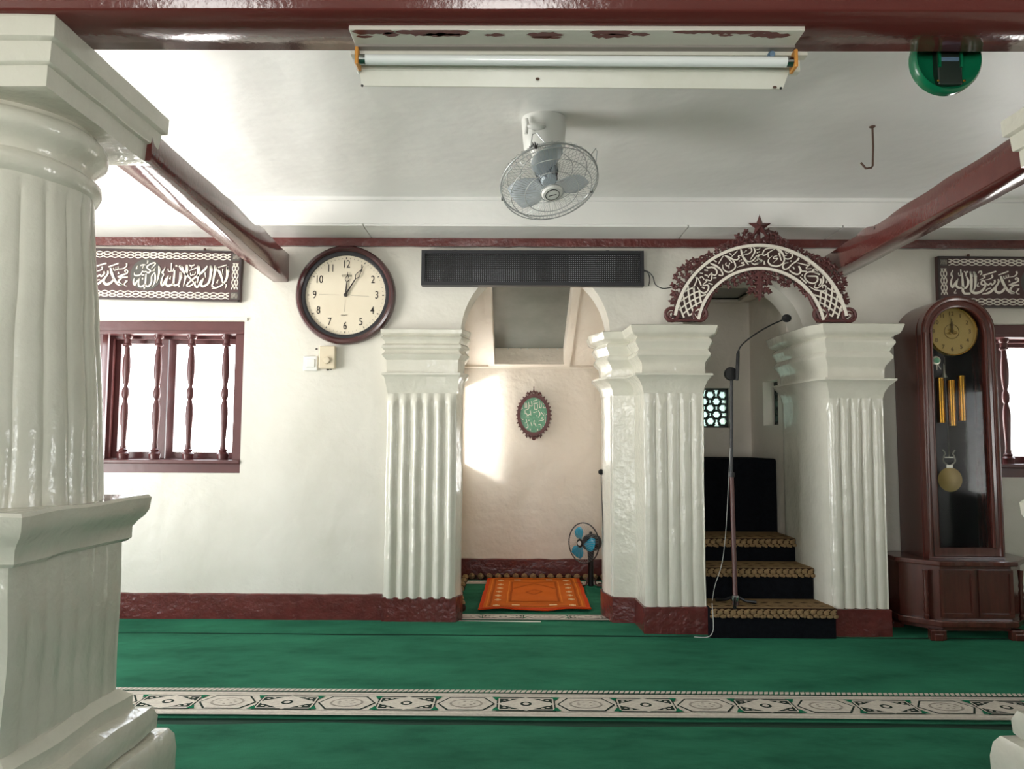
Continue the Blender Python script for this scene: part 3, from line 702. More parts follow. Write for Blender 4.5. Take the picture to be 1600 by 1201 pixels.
fs = []; mi = []; N1 = (U + 1) * (V + 1)
for j in range(V):
    for i in range(U):
        a = j * (U + 1) + i; fs.append((a, a + 1, a + U + 2, a + U + 1)); mi.append(1 if (j < 2 or j >= V - 1 or i < 1 or i >= U - 1) else 0)
        fs.append((a + N1, a + N1 + U + 1, a + N1 + U + 2, a + N1 + 1)); mi.append(1)
for j in range(V):
    for i in (0, U): a = j * (U + 1) + i; fs.append((a, a + U + 1, a + U + 1 + N1, a + N1)); mi.append(1)
for i in range(U):
    for j in (0, V): a = j * (U + 1) + i; fs.append((a, a + 1, a + 1 + N1, a + N1)); mi.append(1)
rug.v = [Vector(v) for v in vs]; rug.f = [list(f) for f in fs]; rug.m = mi
ro = tag(rug.build('prayer_rug', ['rug', 'rug_red']), 'orange prayer rug with cream dashes lying in the niche', 'rug')
mb = MB()
def rq(u0, u1, v0, v1, mi, dz=.0025, n=8):
    for i in range(n):
        for j in range(n):
            a, b_, c_, d_ = u0 + (u1 - u0) * i / n, u0 + (u1 - u0) * (i + 1) / n, v0 + (v1 - v0) * j / n, v0 + (v1 - v0) * (j + 1) / n
            mb.add([rugp(a, c_, dz), rugp(b_, c_, dz), rugp(b_, d_, dz), rugp(a, d_, dz)], [(0, 1, 2, 3)], mi)
def rframe(u0, u1, v0, v1, t, mi, dz=.0028):
    rq(u0, u1, v0, v0 + t * .7, mi, dz, 12); rq(u0, u1, v1 - t * .7, v1, mi, dz, 12); rq(u0, u0 + t, v0, v1, mi, dz, 12); rq(u1 - t, u1, v0, v1, mi, dz, 12)
rframe(.06, .94, .06, .96, .012, 2); rframe(.085, .915, .075, .945, .02, 3); rframe(.24, .76, .17, .86, .012, 2); rframe(.265, .735, .20, .83, .02, 1)
def rline(u0, v0, u1, v1, w_, mi, n=10):
    du, dv = u1 - u0, v1 - v0; l = math.hypot(du, dv); nu, nv = -dv / l * w_ / 2, du / l * w_ / 2
    for i in range(n):
        a, b_ = i / n, (i + 1) / n; mb.add([rugp(u0 + du * a + nu, v0 + dv * a + nv, .0028), rugp(u0 + du * b_ + nu, v0 + dv * b_ + nv, .0028), rugp(u0 + du * b_ - nu, v0 + dv * b_ - nv, .0028), rugp(u0 + du * a - nu, v0 + dv * a - nv, .0028)], [(0, 1, 2, 3)], mi)
rline(.29, .60, .5, .78, .02, 1); rline(.71, .60, .5, .78, .02, 1); rline(.42, .5, .5, .42, .02, 1); rline(.58, .5, .5, .42, .02, 1); rline(.42, .5, .5, .56, .015, 1); rline(.58, .5, .5, .56, .015, 1)
for v in (.1, .26, .38, .50, .62, .74, .88):
    for u in (.155, .845): rq(u - .03, u + .03, v - .012, v + .012, 0, .003, 3); rq(u - .012, u + .012, v - .028, v + .028, 0, .0032, 3)
for u in (.33, .67):
    for v in (.115, .90): rq(u - .035, u + .035, v - .014, v + .014, 0, .003, 3)
mb.build('woven_pattern', ['rug_light', 'rug_line', 'rug_pale', 'rug_line'], ro, smooth=False)

# ------------------------------------------------------------------ pulpit stairs
Y1, Y2, Y3, YS = 4.222, 4.46, 4.70, 5.045
Z1, Z2, Z3, ZS = at(1200, 951, Y1)[1], at(1200, 888, Y2)[1], at(1200, 842, Y3)[1], at(1150, 716, YS)[1]
st = empty('pulpit_stairs', (mcx, Y1, 0), 'black carpeted pulpit stairs with tan leaf edging between the pillars', 'stairs')
def step(x0, x1, y0, y1, z, zbase, k):
    s = MB().box(x0 - mcx, x1 - mcx, y0 - Y1, y1 - Y1, zbase, z).build('step', 'stair_black', st, smooth=False, bevel=.008)
    mb = MB()
    n = max(1, int((y1 - y0) / .03))
    mb.box(x0 + .006 - mcx, x1 - .002 - mcx, y0 + .004 - Y1, y1 - Y1, z, z + .006, 0)
    for i in range(int((x1 - x0) / .075)):
        xx = x0 + .04 + i * .075 - mcx
        for yy in ((y0 + .05 - Y1), (y0 + .13 - Y1)):
            if yy + .04 < y1 - Y1:
                mb.add([(xx - .025, yy, z + .0066), (xx, yy - .012, z + .0066), (xx + .025, yy, z + .0066), (xx, yy + .012, z + .0066)], [(0, 1, 2, 3)], 1)
    mb.build('tread_cover', ['tan', 'tan_dark'], s, smooth=False)
    mb = MB(); mb.box(x0 + .004 - mcx, x1 - .002 - mcx, y0 - .012 - Y1, y0 + .002 - Y1, z - .035, z + .004, 1)
    w_ = .036; cnt = int((x1 - x0) / w_)
    for i in range(cnt):
        xx = x0 + (i + .5) * (x1 - x0) / cnt - mcx; d = rnd.uniform(-.003, .003)
        mb.ball((xx - .004, y0 - .013 - Y1, z - .016 + d), .017, 8, 0, (1, .45, .9)); mb.ball((xx + .011, y0 - .012 - Y1, z - .036 + d), .014, 8, 0, (1.1, .45, .8)); mb.ball((xx - .014, y0 - .012 - Y1, z - .040 - d), .010, 6, 0, (1, .5, 1))
        mb.ball((xx + .008, y0 - .012 - Y1, z - .004), .009, 6, 0, (1.3, .5, .7))
    mb.build('leaf_edging', ['tan', 'tan_dark'], s)
xr1, xr2, xr3 = at(1307, 970, Y1)[0], at(1275, 910, Y2)[0], at(1243, 860, Y3)[0]
step(1.075, xr1, Y1, Y2 + .02, Z1, 0, 0); step(1.05, min(xr2, 1.742), Y2, Y3 + .02, Z2, 0, 1); step(1.05, min(xr3, 1.742), Y3, YS + .02, Z3, 0, 2)
MB().box(1.05 - mcx, at(1215, 780, YS)[0] - mcx, YS - Y1, CB - .01 - Y1, 0, ZS).build('seat', 'stair_black', st, smooth=False, bevel=.015)

# ------------------------------------------------------------------ LED sign
lx_0, lz_1 = at(659, 391, 4.53); lx_1, lz_0 = at(1006, 447, 4.53)
W_ = lx_1 - lx_0; H_ = lz_1 - lz_0
s = empty('led_sign', ((lx_0 + lx_1) / 2, YW, lz_0), 'long black dot matrix display board, switched off, above the niche', 'sign')
plate([rect(-W_ / 2, W_ / 2, 0, H_), rect(-W_ / 2 + .022, W_ / 2 - .022, .022, H_ - .022)], .058, 'frame', 'sign', s, y=-.062)
mb = MB(); gx0, gx1, gz0, gz1 = -W_ / 2 + .022, W_ / 2 - .022, .022, H_ - .022
MB().box(gx0, gx1, -.05, -.004, gz0, gz1).build('face', 'sign_face', s, smooth=False)
NXD, NZD = 112, 14; mb = MB(); r1 = random.Random(3)
for j in range(NZD):
    for i in range(NXD):
        x = gx0 + (i + .5) * (gx1 - gx0) / NXD; z = gz0 + (j + .5) * (gz1 - gz0) / NZD; rr = .0025
        mb.add([(x - rr, -.05, z), (x, -.05, z - rr), (x + rr, -.05, z), (x, -.05, z + rr), (x, -.053, z)], [(0, 1, 4), (1, 2, 4), (2, 3, 4), (3, 0, 4)])
tag(mb.build('led_dots', 'led', s, smooth=False), kind='stuff')
for u in (-.35, .34):
    MB().box(u * W_ - .01, u * W_ + .01, -.03, -.0, H_, H_ + .01).build('hanger', 'sign', s, smooth=False)
pts = [at(x, y, 4.56) for x, y in ((1004, 424), (1012, 424), (1020, 432), (1024, 444), (1034, 450), (1048, 449), (1062, 444))]
tag(MB().tube(spline([(p[0], 4.56, p[1]) for p in pts]), .0028, 6).build('cable', 'black'), 'thin black cable from the display board to the carved arch', 'cable')
pts = [at(x, y, 4.56) for x, y in ((1006, 422), (1012, 426), (1015, 436), (1013, 447))]
tag(MB().tube(spline([(p[0], 4.555, p[1]) for p in pts]), .003, 6).build('cable', 'black'), 'short loose cable end hanging at the right of the display board', 'cable')

# ------------------------------------------------------------------ calligraphy panels
PS = 4.54 / F
def TR(origin, s, lst, ref, tilt=0):
    out = []
    for pts, ws in lst:
        P = []
        for x, y in pts:
            px, py = origin[0] + x / s, origin[1] + y / s; u = px - ref[0]; v = py - (ref[1] + tilt * u)
            P.append((u * PS, -v * PS))
        if not isinstance(ws, (list, tuple)): ws = [ws] * len(pts)
        if len(ws) != len(pts): ws = [ws[min(len(ws) - 1, int(i * len(ws) / len(pts)))] for i in range(len(pts))]
        out.append((P, [w / s * PS * 1.0 for w in ws]))
    return out
zB = [([(1290, 290), (1300, 420), (1300, 540), (1270, 650), (1215, 730), (1130, 800), (1020, 840), (930, 852)], [45, 62, 55, 50, 45, 38, 30, 10]), ([(1290, 300), (1320, 370), (1350, 440)], [30, 40, 8]),
      ([(1050, 370), (1110, 450), (1160, 570), (1200, 700), (1225, 750)], [30, 70, 50, 38, 30]), ([(1060, 312), (1280, 245)], 24), ([(1185, 350), (1180, 400), (1192, 490)], [28, 22, 12]),
      ([(1082, 625), (1060, 675), (1052, 715)], [8, 22, 46]), ([(1280, 750), (1295, 780), (1270, 850)], [26, 26, 10]),
      ([(975, 262), (985, 400), (965, 560), (950, 700), (930, 790), (990, 820)], [34, 62, 52, 40, 36, 36]), ([(980, 270), (1005, 330), (1028, 405)], [30, 36, 6]),
      ([(865, 262), (880, 420), (870, 600), (830, 720), (760, 780), (690, 800), (655, 760), (668, 690), (712, 580)], [30, 60, 55, 52, 50, 56, 48, 36, 20]), ([(870, 270), (900, 340), (922, 415)], [30, 36, 6]),
      ([(712, 575), (630, 680), (590, 780), (545, 815), (500, 780), (490, 720), (510, 670)], [12, 36, 48, 56, 46, 30, 12]), ([(735, 440), (740, 500), (756, 580)], [30, 26, 10]),
      ([(782, 270), (720, 370), (620, 470), (500, 560), (400, 640), (320, 720), (290, 780), (350, 795), (430, 750), (455, 700), (415, 645)], [20, 62, 56, 46, 36, 40, 42, 36, 36, 34, 24]),
      ([(550, 262), (560, 400), (560, 560), (548, 712)], [34, 66, 48, 12]), ([(560, 270), (585, 330), (606, 405)], [30, 36, 6]),
      ([(72, 262), (130, 350), (220, 450), (320, 550), (400, 632)], [46, 82, 62, 44, 28]), ([(90, 275), (140, 300), (182, 338)], [30, 36, 6]),
      ([(252, 240), (262, 400), (250, 520), (225, 680), (203, 802)], [30, 66, 58, 36, 12]), ([(262, 250), (280, 310), (300, 385)], [30, 34, 6]),
      ([(320, 402), (510, 320)], 24), ([(362, 450), (370, 512), (418, 500), (425, 430)], 20), ([(425, 440), (432, 500), (475, 482), (484, 420)], 20), ([(315, 250), (380, 272), (455, 240)], 30), ([(392, 260), (380, 332)], [24, 10])]
zA = [([(1300, 430), (1312, 560), (1300, 660), (1270, 740), (1190, 772), (1145, 740), (1150, 560), (1158, 380)], [30, 62, 46, 46, 50, 50, 50, 26]), ([(1310, 440), (1335, 510), (1356, 585)], [28, 34, 6]),
      ([(1145, 730), (1060, 775), (990, 782), (955, 720), (975, 620), (1012, 505)], [48, 54, 54, 44, 36, 12]),
      ([(1012, 505), (935, 630), (890, 745), (850, 768), (830, 690), (855, 570), (880, 490), (845, 440), (880, 380), (912, 295)], [10, 36, 52, 50, 42, 26, 26, 46, 30, 8]),
      ([(988, 340), (995, 405), (1060, 405), (1066, 300), (1064, 195)], [18, 20, 20, 28, 26]), ([(1062, 400), (1112, 402), (1132, 330)], 20), ([(1175, 285), (1192, 262), (1210, 285)], [20, 44, 20]),
      ([(1065, 535), (1050, 575), (1046, 612)], [8, 24, 48]), ([(1290, 760), (1290, 785), (1292, 822)], [8, 24, 54]),
      ([(742, 272), (762, 400), (750, 560), (715, 705)], [24, 52, 38, 10]), ([(750, 280), (770, 330), (790, 385)], [24, 28, 6]),
      ([(650, 435), (672, 560), (668, 680), (618, 802)], [20, 42, 42, 10]), ([(640, 445), (580, 540), (582, 680), (530, 782), (470, 795), (430, 745), (432, 600), (432, 475)], [16, 34, 42, 46, 46, 42, 42, 34]),
      ([(432, 740), (380, 785), (300, 802), (258, 760), (255, 640), (292, 555)], [42, 46, 46, 40, 34, 14]), ([(292, 555), (205, 680), (160, 755), (122, 690), (140, 575)], [10, 36, 42, 38, 8]),
      ([(560, 330), (650, 225), (635, 190), (560, 205), (440, 285), (480, 350), (542, 395), (485, 450), (425, 415), (370, 425), (335, 392)], [10, 30, 30, 28, 32, 30, 36, 36, 22, 26, 12]),
      ([(335, 395), (300, 480), (220, 518), (140, 505), (130, 440)], [16, 30, 32, 30, 8]), ([(440, 150), (460, 150), (440, 210)], [40, 36, 8]), ([(278, 262), (330, 240), (402, 242)], 26), ([(348, 250), (332, 345)], [22, 8]),
      ([(205, 262), (182, 310), (182, 350)], [8, 22, 48]), ([(662, 305), (620, 385), (590, 405), (655, 392)], [8, 22, 14, 8]), ([(345, 575), (350, 600), (345, 620)], 28), ([(320, 500), (350, 505), (385, 498)], 30), ([(408, 815), (405, 878)], [44, 8])]
zC = [([(1440, 305), (1425, 270), (1455, 252), (1485, 285), (1468, 330), (1380, 365), (1280, 405)], [20, 22, 24, 26, 28, 34, 18]), ([(1280, 408), (1380, 412), (1495, 405)], [18, 34, 20]), ([(1380, 418), (1320, 475), (1310, 530), (1390, 582)], [24, 36, 42, 40]),
      ([(1115, 215), (1150, 330), (1200, 440), (1260, 530), (1330, 575), (1385, 575)], [28, 58, 46, 48, 50, 20]), ([(1200, 440), (1160, 520), (1070, 572), (1000, 540), (995, 460), (1045, 385), (1070, 330), (1060, 280)], [20, 44, 54, 50, 44, 34, 36, 20]),
      ([(1070, 195), (1280, 115)], 26), ([(1450, 115), (1458, 165), (1400, 220), (1285, 240)], [34, 24, 20, 8]), ([(1178, 215), (1190, 265), (1225, 258), (1230, 200)], 15), ([(1230, 210), (1242, 255), (1275, 240), (1275, 185)], 15),
      ([(1290, 295), (1292, 325), (1295, 345)], [8, 22, 44]), ([(1440, 492), (1490, 490), (1435, 545), (1445, 590), (1495, 598)], [12, 18, 22, 18, 8]), ([(710, 602), (850, 575), (930, 515), (965, 468)], [8, 46, 48, 14]), ([(795, 528), (840, 490), (905, 472)], [12, 22, 12]),
      ([(980, 295), (988, 345), (930, 402), (900, 370), (850, 405), (800, 380), (760, 405), (700, 385), (725, 315), (772, 330), (785, 430), (700, 540), (570, 582), (485, 530), (492, 420), (498, 280), (482, 122)], [30, 32, 32, 24, 32, 24, 28, 28, 28, 26, 34, 50, 52, 48, 44, 50, 26]),
      ([(485, 130), (508, 180), (528, 235)], [22, 28, 6]), ([(555, 122), (582, 260), (570, 430), (530, 535)], [26, 52, 38, 16]), ([(562, 130), (590, 185), (612, 245)], [24, 28, 6]), ([(735, 208), (1020, 118)], 28), ([(740, 205), (782, 240), (740, 270), (670, 300)], [24, 26, 18, 8]),
      ([(930, 190), (942, 240), (880, 280), (790, 300)], [34, 26, 18, 8]), ([(652, 155), (672, 118), (712, 118), (716, 165), (690, 192)], 18),
      ([(395, 232), (432, 330), (412, 420), (370, 472), (322, 460), (312, 330), (308, 195)], [16, 52, 40, 42, 42, 42, 24]), ([(318, 450), (310, 540), (352, 592), (462, 590)], [40, 46, 46, 40]), ([(318, 462), (232, 472), (180, 435), (190, 355), (222, 275)], [40, 46, 40, 30, 10]),
      ([(222, 275), (150, 375), (100, 455), (66, 400), (72, 320), (104, 240), (85, 205), (80, 170), (117, 92)], [8, 32, 46, 40, 30, 20, 34, 30, 8]), ([(232, 150), (240, 205), (280, 200), (282, 75)], [14, 16, 18, 20]), ([(280, 200), (312, 190), (314, 150)], 15),
      ([(350, 120), (386, 155), (384, 225)], [18, 22, 10]), ([(398, 128), (432, 132)], 30), ([(165, 510), (135, 580), (182, 580)], [8, 26, 12]), ([(645, 355), (620, 430), (662, 430)], [8, 28, 12])]
PW, PH = 307, 81
def chain(mb, x0, x1, z, amp, per, along='x', w_=.0075, y0=0, y1=-.003):
    n = max(8, int((x1 - x0) / .006))
    for c in (-amp, amp):
        for s_ in (1, -1):
            pts = []
            for i in range(n + 1):
                x = x0 + (x1 - x0) * i / n; e = c + s_ * amp * .92 * cos(pi * (x - x0) / per * 2 / 2)
                pts.append((x, z + e) if along == 'x' else (z + e, x))
            mb.ribbon(pts, [w_] * len(pts), y0, y1, smooth=False)
def panel(name, left, label, tilt):
    x, z = left; r = empty(name, (x, YW, z), label, 'panel'); r.rotation_euler = (0, tilt, 0)
    w_, h = PW * PS, PH * PS
    plate([rect(0, w_, -h, 0)], .03, 'board', 'board', r, y=-.034)
    mb = MB(); t = .028
    for a in ((0, w_, -.010, 0), (0, w_, -h, -h + .008), (0, .01, -h, 0), (w_ - .01, w_, -h, 0)): mb.box(a[0], a[1], -.042, -.032, a[2], a[3])
    mb.build('frame', 'board_dark', r, smooth=False)
    mb = MB(); chain(mb, .068, w_ - .068, -.036, .0095, .048, 'x', .0055, -.034, -.0365); chain(mb, .068, w_ - .068, -h + .034, .0095, .048, 'x', .0055, -.034, -.0365)
    chain(mb, -h + .075, -.075, .036, .0095, .044, 'z', .0055, -.034, -.0365); chain(mb, -h + .075, -.075, w_ - .036, .0095, .044, 'z', .0055, -.034, -.0365)
    mb.build('chain_border', 'cream_letter', r, smooth=False)
    for cx in (.036, w_ - .036):
        for cz in (-.036, -h + .036):
            mb = MB(); mb.box(cx - .022, cx + .022, -.0365, -.033, cz - .022, cz + .022, 0)
            for q in range(5): mb.ribbon([(cx - .018 + .009 * q, cz - .015), (cx - .013 + .008 * q, cz + .004 * (q % 3)), (cx - .016 + .008 * q, cz + .015)], [.003, .004, .002], -.036, -.038, 1)
            mb.build('corner_inlay', ['board_grey', 'print_grey'], r, smooth=False)
    # right half texts measured from the right end, left half from the left end; medallion between
    med = MB(); cxm = w_ - (378 - 227) * PS
    med.prism(circ(cxm, -.5 * h, .098, 40), -.0355, -.033); med.build('medallion', 'board_grey', r, smooth=False)
    mb = MB()
    for P, Wd in TR((275, 400), 16, zB, (378, 393.6), .0233) + TR((200, 400), 16, zA, (378, 393.6), .0233):
        mb.ribbon([(p[0] + w_, p[1]) for p in P], Wd, -.034, -.039)
    for P, Wd in TR((1480, 415), 13.333, zC, (1465, 399), .003):
        mb.ribbon([(p[0], p[1] + .003) for p in P], Wd, -.034, -.039)
    mb.build('lettering', 'cream_letter', r, smooth=False)
    MB().ball((w_ * .80 if x < 0 else .20, -.02, .01), .010, 8).build('hanging_nail', 'iron', r)
p1 = at(378, 392.5, 4.54); panel('calligraphy_panel', (p1[0] - PW * PS * cos(.018), p1[1] + PW * PS * sin(.018)), 'brown panel of cream calligraphy over the left window', .018)
p2 = at(1465, 400, 4.54); panel('calligraphy_panel.001', p2, 'brown panel of cream calligraphy behind the tall clock', 0.003)

# ------------------------------------------------------------------ carved arch over the pulpit
YO = 4.245; OS = YO / F
ocx, ocz = at(1188.5, 517, YO)
ar = empty('carved_arch', (ocx, YO, at(1188, 503, YO)[1]), 'red-brown carved arch with cream calligraphy and star above the pulpit stairs', 'ornament'); LO = ar.location
dzo = ocz - LO.z
def oc(px, py): x, z = at(px, py, YO); return (x - LO.x, z - LO.z)
Ro, Ri = 137 * OS, 99.5 * OS
a0, a1 = radians(9), radians(171)
plate([circ(0, dzo, Ro + .012, 60, a0, a1) + circ(0, dzo, Ri - .012, 60, a1, a0)], .03, 'arch_board', 'arch_dark', ar, y=-.0)
mb = MB()
for R_, w_ in ((Ro - .002, .017), (Ri + .000, .016)):
    pts = circ(0, dzo, R_, 80, a0 + .02, a1 - .02); mb.ribbon(pts, [w_] * 80, 0, -.012, smooth=False)
mb.build('arch_rim', 'cream_letter', ar, smooth=False)
zD = [([(40, 1025), (75, 950), (110, 870), (122, 800), (90, 775)], [38, 32, 25, 22, 20]), ([(140, 780), (190, 880), (222, 965)], [10, 26, 28]), ([(128, 985), (190, 1080), (270, 1130), (350, 1100), (392, 1010), (365, 955), (280, 962), (275, 930), (350, 870)], [8, 26, 38, 38, 36, 32, 32, 28, 28]),
      ([(350, 870), (330, 830), (440, 850), (465, 760), (460, 680), (400, 740), (380, 780)], [26, 26, 30, 28, 26, 24, 18]), ([(450, 700), (540, 730), (582, 660), (540, 575), (460, 545), (380, 560), (330, 530)], [24, 32, 34, 40, 44, 46, 8]),
      ([(428, 460), (520, 500), (620, 560), (690, 640), (712, 730), (620, 725)], [14, 56, 48, 32, 26, 26]), ([(722, 290), (618, 462)], [20, 26]), ([(508, 390), (572, 430)], 26),
      ([(758, 278), (850, 330), (930, 365), (980, 440), (1000, 540), (935, 620), (840, 662), (750, 620), (715, 560), (712, 485)], [20, 62, 40, 32, 28, 42, 38, 28, 22, 8]), ([(850, 350), (930, 445)], [30, 20]),
      ([(795, 445), (778, 490), (840, 522), (872, 450)], 20), ([(850, 520), (856, 578)], [22, 6]), ([(1042, 178), (918, 305)], [20, 26]), ([(860, 228), (912, 262)], 22), ([(950, 365), (1030, 382), (1080, 335), (1070, 290), (1165, 282)], [12, 34, 34, 24, 20]),
      ([(1122, 138), (1150, 250), (1200, 370), (1300, 495)], [20, 56, 36, 12]), ([(1180, 300), (1250, 400), (1310, 420), (1400, 390), (1482, 285)], [20, 30, 32, 36, 18]), ([(1210, 252), (1300, 240), (1370, 175), (1350, 110), (1305, 120)], [12, 30, 26, 22, 18]),
      ([(1410, 95), (1442, 190), (1385, 300), (1340, 372)], [18, 42, 28, 12]), ([(1190, 205), (1215, 200)], 26), ([(1232, 175), (1256, 168)], 26), ([(1080, 412), (1104, 402)], 26), ([(1122, 385), (1142, 376)], 24),
      ([(1192, 435), (1130, 450), (1205, 490), (1110, 520), (1035, 552)], [18, 20, 24, 22, 10]), ([(1358, 440), (1440, 485), (1540, 445), (1582, 385), (1508, 330), (1570, 255)], [12, 32, 38, 28, 24, 20]),
      ([(1488, 220), (1510, 212)], 28), ([(1530, 204), (1552, 196)], 26), ([(1440, 415), (1462, 405)], 26), ([(1480, 390), (1500, 380)], 24), ([(1478, 145), (1530, 140), (1565, 108)], 16), ([(190, 680), (262, 690)], 22), ([(295, 610), (372, 622)], 28), ([(300, 720), (372, 742)], 24),
      ([(198, 805), (208, 765), (250, 770), (292, 832)], 20), ([(500, 792), (562, 788)], 32), ([(238, 1000), (302, 1024)], 28), ([(388, 908), (482, 942)], 22)]
zE = [([(432, 108), (300, 180), (200, 250), (150, 240), (178, 155), (250, 112), (410, 108)], [10, 24, 32, 28, 26, 28, 20]), ([(258, 228), (272, 295)], 22), ([(150, 240), (50, 252), (60, 320), (132, 362), (85, 405), (-5, 432)], [20, 20, 24, 32, 32, 24]),
      ([(442, 125), (520, 170), (580, 250), (602, 340), (562, 430), (450, 482), (330, 462), (270, 400), (280, 330), (345, 268)], [18, 60, 38, 34, 32, 38, 36, 26, 20, 8]), ([(490, 200), (540, 365)], [34, 16]), ([(452, 268), (388, 280), (382, 322), (462, 322), (372, 405)], [16, 18, 20, 24, 8]),
      ([(600, 312), (680, 332), (760, 292), (762, 222), (715, 215)], [12, 28, 26, 22, 14]), ([(620, 190), (655, 215), (695, 190)], 15), ([(620, 262), (650, 250)], 24),
      ([(905, 315), (860, 370), (760, 440), (680, 520), (600, 545), (568, 480), (610, 420), (682, 408)], [48, 38, 32, 32, 36, 30, 22, 10]), ([(730, 370), (752, 380)], 28), ([(878, 408), (1000, 442), (1112, 462), (1124, 430), (1085, 420)], [8, 24, 24, 18, 14]),
      ([(900, 475), (942, 560), (930, 620), (860, 652), (760, 612), (698, 555)], [30, 44, 30, 38, 32, 10]), ([(780, 488), (812, 545)], 22), ([(940, 582), (1070, 592)], 26), ([(1335, 662), (1250, 612), (1195, 570), (1232, 538), (1295, 582)], [12, 36, 32, 22, 12]),
      ([(1335, 645), (1200, 600), (1080, 612), (1025, 680), (1045, 760), (1130, 825), (1230, 832), (1295, 770), (1280, 700), (1190, 690), (1080, 688)], [10, 32, 30, 26, 28, 32, 32, 30, 32, 32, 20]), ([(1050, 502), (1100, 478), (1055, 532), (1165, 528)], 16),
      ([(965, 665), (985, 668)], 30), ([(930, 705), (1000, 780), (1060, 835)], [12, 32, 34]), ([(1402, 685), (1412, 780), (1372, 880), (1290, 932), (1228, 922), (1250, 855)], [12, 44, 28, 26, 22, 10]), ([(1355, 740), (1360, 820), (1308, 892)], [36, 32, 8]),
      ([(1400, 935), (1400, 885), (1450, 880), (1474, 940), (1440, 992), (1340, 992), (1220, 962), (1115, 898)], [20, 22, 26, 30, 32, 28, 24, 10]), ([(1480, 778), (1482, 825)], [12, 28]), ([(178, 365), (190, 445)], [8, 42])]
mb = MB()
for org, s_, L in (((1080, 380), 14.545, zD), ((1180, 380), 13.333, zE)):
    for pts, ws in L:
        P = [oc(org[0] + x / s_, org[1] + y / s_) for x, y in pts]
        if not isinstance(ws, (list, tuple)): ws = [ws] * len(P)
        mb.ribbon(P, [w * .82 / s_ * OS for w in ws], 0, -.008)
mb.build('lettering', 'cream_letter', ar, smooth=False)
# woven lattice ends
for sgn in (-1, 1):
    mb = MB()
    def pol(a, r): return (sgn * r * cos(a), dzo + r * sin(a))
    for k in range(-3, 5):
        for d in (1, -1):
            pts = []
            for i in range(9):
                t = i / 8; r_ = Ri + .012 + (Ro - Ri - .024) * t; a = radians(11 + k * 7.2) + d * t * radians(21)
                if d < 0: a += radians(16)
                if radians(9.5) < a < radians(35): pts.append(pol(a, r_))
            if len(pts) > 1: mb.ribbon(pts, [.0082] * len(pts), 0, -.006 - .002 * (d > 0), smooth=False)
    mb.build('woven_lattice', 'cream_letter', ar, smooth=False)
# carved foliage
def leaf(mb, cx, cz, s_, ang, y0=.005, lobes=5, depth=.016):
    pts = []
    for i in range(lobes * 4):
        a = 2 * pi * i / (lobes * 4); r_ = s_ * (.72 + .28 * cos(lobes * a)); r_ *= 1 + .35 * cos(a)
        pts.append((cx + r_ * cos(a + ang), cz + r_ * sin(a + ang)))
    n = len(pts); c = (cx, y0 - depth, cz)
    vs = [(p[0], y0, p[1]) for p in pts] + [(cx + (p[0] - cx) * .8, y0 - depth * .8, cz + (p[1] - cz) * .8) for p in pts] + [c]
    mb.add(vs, [(i, (i + 1) % n, n + (i + 1) % n, n + i) for i in range(n)] + [(n + i, n + (i + 1) % n, 2 * n) for i in range(n)])
    mb.tube([(cx, y0 - depth, cz), (cx + s_ * .6 * cos(ang), y0 - depth * 1.1, cz + s_ * .6 * sin(ang)), (cx + s_ * 1.1 * cos(ang), y0 - depth * .6, cz + s_ * 1.1 * sin(ang))], [.004, .003, .002], 5)
def scroll(mb, cx, cz, r_, dirn, turns=1.1, w_=.007, a_=0):
    pts = []
    for i in range(18):
        t = i / 17; rr = r_ * (1 - .75 * t); a = a_ + dirn * 2 * pi * turns * t; pts.append((cx + rr * cos(a), -.004, cz + rr * sin(a)))
    mb.tube(pts, [w_ * (1 - .4 * i / 17) for i in range(18)], 6)
mb = MB(); rr_ = random.Random(11)
for sgn in (-1, 1):
    a = 19.0
    while a < 88:
        # envelope of the outer foliage grows at the shoulders and crown
        ext = .034 + .034 * math.exp(-((a - 38) / 14) ** 2) + .055 * math.exp(-((90 - a) / 12) ** 2)
        for q in range(2 + int(ext > .05)):
            r_ = Ro + .008 + ext * (q + .4) / 2.4; aa = radians(a + rr_.uniform(-1.5, 1.5)); leaf(mb, sgn * r_ * cos(aa), dzo + r_ * sin(aa), rr_.uniform(.016, .024), (aa if sgn > 0 else pi - aa) + rr_.uniform(-.9, .9), .012)
        if int(a) % 3 == 0: scroll(mb, sgn * (Ro + ext * .8) * cos(radians(a)), dzo + (Ro + ext * .8) * sin(radians(a)), .02, sgn)
        a += 3.3
# crown under the star
for x, z, s_, g in ((0, .035, .036, 90), (-.04, .035, .028, 130), (.04, .035, .028, 50), (-.075, .018, .026, 150), (.075, .018, .026, 30), (-.10, .03, .026, 140), (.10, .03, .026, 40), (-.05, .055, .02, 120), (.05, .055, .02, 60), (-.11, .005, .024, 160), (.11, .005, .024, 20)):
    leaf(mb, x, dzo + Ro + z - .01, s_, radians(g), .01)
mb.build('outer_foliage', 'carving', ar, ang=50)
mb = MB()
for sgn in (-1, 1):
    a = 40.0
    while a < 90:
        ext = .018 + .02 * math.exp(-((a - 64) / 10) ** 2)
        r_ = Ri - ext * .8; aa = radians(a + rr_.uniform(-1.5, 1.5)); leaf(mb, sgn * r_ * cos(aa), dzo + r_ * sin(aa), rr_.uniform(.015, .021), rr_.uniform(0, 6), .012)
        if 55 < a < 75: leaf(mb, sgn * (r_ - .028) * cos(aa), dzo + (r_ - .028) * sin(aa), .016, rr_.uniform(0, 6), .012)
        a += 4.2
